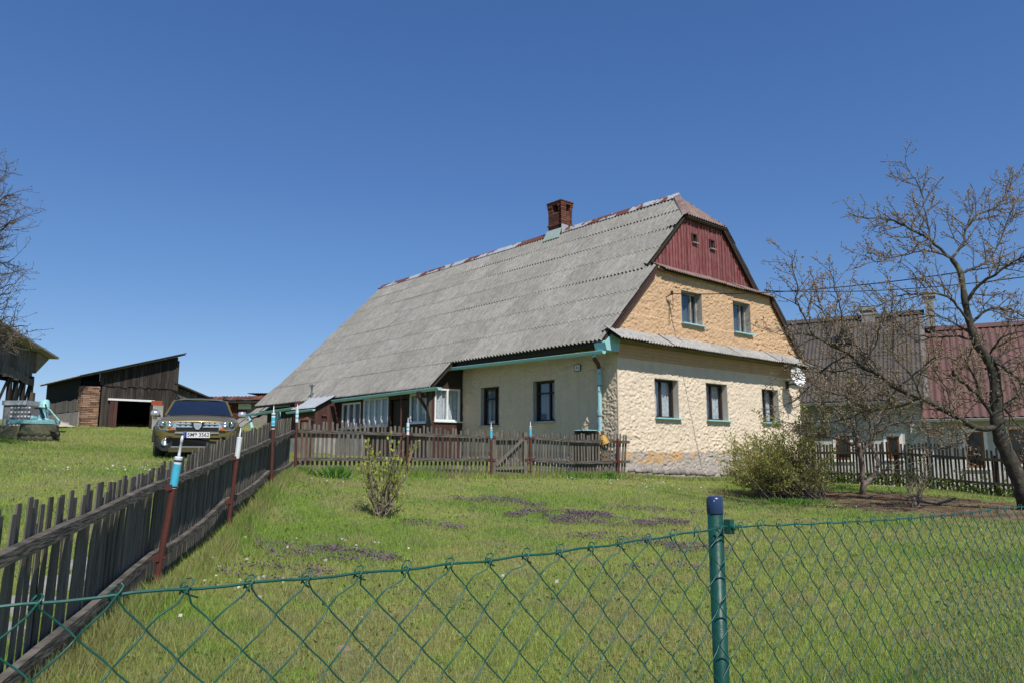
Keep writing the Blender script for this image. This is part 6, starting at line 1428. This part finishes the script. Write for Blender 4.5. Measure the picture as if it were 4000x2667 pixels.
# ------------------------------------------------------------------ grass blades
M['blade'] = attrmat('grass_blade', .75, .35)
def scatter(n, px0, px1, y0, y1, rg):
    """random ground points inside a wedge of the garden, thinning with distance"""
    y = y0*(y1/y0)**rg.random(n); X = rg.uniform((px0-2000)/FPX, (px1-2000)/FPX, n); return X*y, y
def blades(x, y, rg, h0=.034, wf=1.0, tall=None, dry=0):
    keep = rg.random(len(x)) > soilmask(x, y)*.93; l = hl_inside(x, y); keep &= ~l; x = x[keep]; y = y[keep]
    n = len(x); z = ground(x, y)+(fbm(x*1.7, y*1.7, 21)-.5)*.07
    cl = fbm(x*1.9+9, y*1.9, 37, 4); h = h0*rg.uniform(.5, 1.5, n)*(.6+.9*fbm(x*.55, y*.55, 31, 4))*(1 if tall is None else tall)
    w = (.0022+.00062*y)*rg.uniform(.7, 1.3, n)*wf; a = rg.uniform(0, 6.283, n); le = rg.uniform(.1, .9, n)*h; b_ = rg.uniform(0, 6.283, n)
    dx, dy = np.cos(a)*w/2, np.sin(a)*w/2
    v = np.empty((n, 3, 3)); v[:, 0] = np.c_[x-dx, y-dy, z-.01]; v[:, 1] = np.c_[x+dx, y+dy, z-.01]; v[:, 2] = np.c_[x+np.cos(b_)*le, y+np.sin(b_)*le, z+h]
    c = lawn_colour(x, y)*rg.uniform(.62, 1.35, (n, 1)); st_ = rg.random((n, 1)); c = np.where(st_ < .07+dry, V((.30, .26, .13))*rg.uniform(.7, 1.2, (n, 1)), c); c = np.where(st_ > .9, c*V((.75, 1.15, .7)), c)
    return v.reshape(-1, 3), np.arange(n*3).reshape(-1, 3), np.repeat(c, 3, 0)
def hl_inside(x, y):
    dx, dy = x-C0[0], y-C0[1]; b_, a_ = dx*RX+dy*RY, dx*LX+dy*LY
    return (b_ > -.02) & (b_ < 8.4) & (a_ > -.02) & (a_ < 17.5)
def fence_right(x, y): return x > np.interp(y, [1.6, 5.3, 13], [-1.9, -2.42, -3.7])
rg = np.random.default_rng(77); parts_ = []
x, y = scatter(540000, -500, 4900, 3.0, 19, rg); parts_.append(blades(x, y, rg))
x, y = scatter(60000, -100, 1300, 15, 36, rg); parts_.append(blades(x, y, rg, .05))
t = rg.uniform(0, 1, 16000); y = 2.9+t*10.1; x = np.interp(y, [1.6, 5.3, 13], [-1.72, -2.38, -3.72])+np.abs(rg.normal(size=len(y)))*.10-.05; parts_.append(blades(x, y, rg, .10, 1.0, None, .25))
t = rg.uniform(0, FL+.2, 14000); o_ = rg.normal(size=len(t))*.14+.02; parts_.append(blades(A[0]+FD[0]*t+FN[0]*o_, A[1]+FD[1]*t+FN[1]*o_, rg, .10))
t = rg.uniform(0, 8.6, 9000); o_ = -.04-np.abs(rg.normal(size=len(t)))*.10; parts_.append(blades(C0[0]+RX*t+LX*o_, C0[1]+RY*t+LY*o_, rg, .08, 1, None, .1))
off = 0; vv = []; ff = []; cc = []
for v, f, c in parts_: vv.append(v); ff.append(f+off); cc.append(c); off += len(v)
gr_ = place(bpy.data.objects.new('grass', fastmesh('grass', np.concatenate(vv), np.concatenate(ff), M['blade'], False, np.concatenate(cc)))); tag(gr_, 'short green and straw coloured grass blades of the lawn', 'grass', kind='stuff')
# broad-leaved weeds and fresh tufts
x, y = scatter(15000, -60, 4060, 3.3, 18, rg); kp = (fbm(x*1.3, y*1.3, 91, 4) > .53) & ~hl_inside(x, y); x, y = x[kp], y[kp]; n = len(x)
d = rg.normal(size=(n, 3)); d[:, 2] = np.abs(d[:, 2])*.5+.15; d /= np.linalg.norm(d, axis=1, keepdims=True); tt = rg.random((n, 1))
o = blobs('lawn_weeds', np.c_[x, y, ground(x, y)+(fbm(x*1.7, y*1.7, 21)-.5)*.07+.008], d, (.012+.0008*y)*rg.uniform(.5, 1.3, n), V((.13, .24, .05))*(1-tt)+V((.24, .27, .13))*tt, None, M['leaf'], rg, 2.2, True); tag(o, 'broad leaved weeds spread through the lawn', 'weeds', kind='stuff')
tp_ = []
for (px, py, r, n, h) in ((1312,1868,.20,500,.22),(1180,1855,.16,300,.16),(1760,1850,.9,900,.12),(2250,1862,.7,600,.12),(2380,1866,.25,400,.14),(3100,1965,1.0,900,.12)):
    c = ghit(px, py); a = rg.uniform(0, 6.283, n); q = np.abs(rg.normal(size=n))*r*.5; bx_ = c[0]+np.cos(a)*q; by_ = c[1]+np.sin(a)*q*.6; nn = rg.normal(size=(n, 3))*.35; nn[:, 2] += 1; nn[:, 0] += np.cos(a)*q/r*.8; nn /= np.linalg.norm(nn, axis=1, keepdims=True)
    tp_.append((np.c_[bx_, by_, ground(bx_, by_)], nn, h*rg.uniform(.4, 1.1, n)/6, rg.random((n, 1))))
P_ = np.concatenate([t[0] for t in tp_]); D_ = np.concatenate([t[1] for t in tp_]); S2 = np.concatenate([t[2] for t in tp_]); T_ = np.concatenate([t[3] for t in tp_])
o = blobs('grass_tufts', P_, D_, S2, V((.10, .24, .045))*(1-T_)+V((.17, .30, .06))*T_, None, M['leaf'], rg, 6.0, True); tag(o, 'taller fresh green grass tufts along the yard fence and under the bush', 'grass', kind='stuff')
# flowers
def flowers(name, spots, n, size, ca, cb, hgt, label, rg, flat_=True):
    pos = []
    for (px, py, rx, ry, k) in spots:
        c = ghit(px, py); m_ = int(n*k); a = rg.uniform(0, 6.283, m_); r = np.sqrt(rg.random(m_)); x = c[0]+np.cos(a)*r*rx; y = c[1]+np.sin(a)*r*ry
        kp = fbm(x*3.4, y*5.5, 61, 4) > .44+.16*rg.random(m_); pos.append(np.c_[x[kp], y[kp]])
    p = np.concatenate(pos); z = ground(p[:, 0], p[:, 1])+(fbm(p[:, 0]*1.7, p[:, 1]*1.7, 21)-.5)*.07+rg.uniform(.4, 1, len(p))*hgt; t = rg.random((len(p), 1))
    d = rg.normal(size=(len(p), 3)); d[:, 2] = np.abs(d[:, 2])*.6; d /= np.linalg.norm(d, axis=1, keepdims=True)
    o = blobs(name, np.c_[p, z], d, size*rg.uniform(.6, 1.4, len(p)), (V(ca)*(1-t)+V(cb)*t)*rg.uniform(.7, 1.3, (len(p), 1)), None, M['leaf'], rg, 1.3, flat_); tag(o, label, 'flowers', kind='stuff')
flowers('purple_flowers', [(2330,2035,1.25,.5,2.6),(2230,2010,.7,.3,.8),(2000,1965,1.0,.35,.5),(1930,1960,.7,.3,.3),(2460,1990,.7,.3,.35),(2640,2005,.8,.3,.15),(1250,2170,.75,.42,.75),(1130,2150,.5,.4,.25),(1080,2240,.45,.3,.25),(1700,2060,.4,.25,.2),(2640,2150,.6,.3,.45),(2420,2110,.6,.25,.3),(2600,2220,.4,.2,.15),(1110,1880,.6,.4,.2)], 2600, .016, (.21, .15, .24), (.20, .135, .14), .05, 'purple ground ivy flowers in loose patches across the lawn', rg)
flowers('white_daisies', [(900,2050,.5,.7,.05),(1060,2240,.9,.7,.10),(1300,2150,1,.6,.06),(2420,1890,1.6,.4,.2),(2600,1890,1.0,.4,.15),(1290,1880,.6,.4,.08),(820,1850,.9,.7,.25),(640,1840,1.2,1,.25),(300,1850,1.5,1.2,.08),(3300,1985,.6,.4,.1),(3900,2080,.8,.5,.10),(1500,2350,1.6,1.2,.05),(2400,2400,2,1,.02),(3100,2200,2,1,.03)], 560, .024, (.70, .70, .66), (.55, .55, .48), .05, 'scattered white daisies in the lawn', rg)
# paving slabs seen through the pickets at the lower left
for k in range(7):
    yy = 2.9+k*.62; x = float(fence_x(yy))-.62+random.uniform(-.05, .05); b = MB(); pr = [(.24*math.cos(a)*random.uniform(.85, 1.1), .27*math.sin(a)*random.uniform(.85, 1.1), 0) for a in np.linspace(.4, 6.68, 7)[:-1]]
    b.prism(pr, (0, 0, .05)); o = b.build('paving_slab', M['concrete'], None, T(x, yy, G(x, yy)-.012)); tag(o, 'uneven grey paving slab in the path behind the picket fence', 'paving slab', 'paving slabs along the path behind the fence')
for (px, py, s, lab) in ((3770,2465,.10,'dry crumbly molehill at the far right of the lawn behind the wire mesh'),(1315,1905,.12,'pale molehill on the lawn near the corner of the two picket fences'),(1790,1905,.12,'pale molehill on the lawn below the yard fence right of the shrub'),(1340,2540,.05,'tiny bare molehill in the near lawn low behind the wire mesh')):
    p = ghit(px, py); b = MB(); b.lathe([(s*1.3, -.02), (s, .008), (s*.5, .022), (0, .026)], 9, Matrix.Diagonal((1, .8, 1, 1))); o = b.build('molehill', mk('dry_soil', (.24, .19, .13), (.17, .13, .09), scale=20, rough=1, bump=.6), None, T(*p), True); tag(o, lab, 'molehill', 'molehills on the lawn')
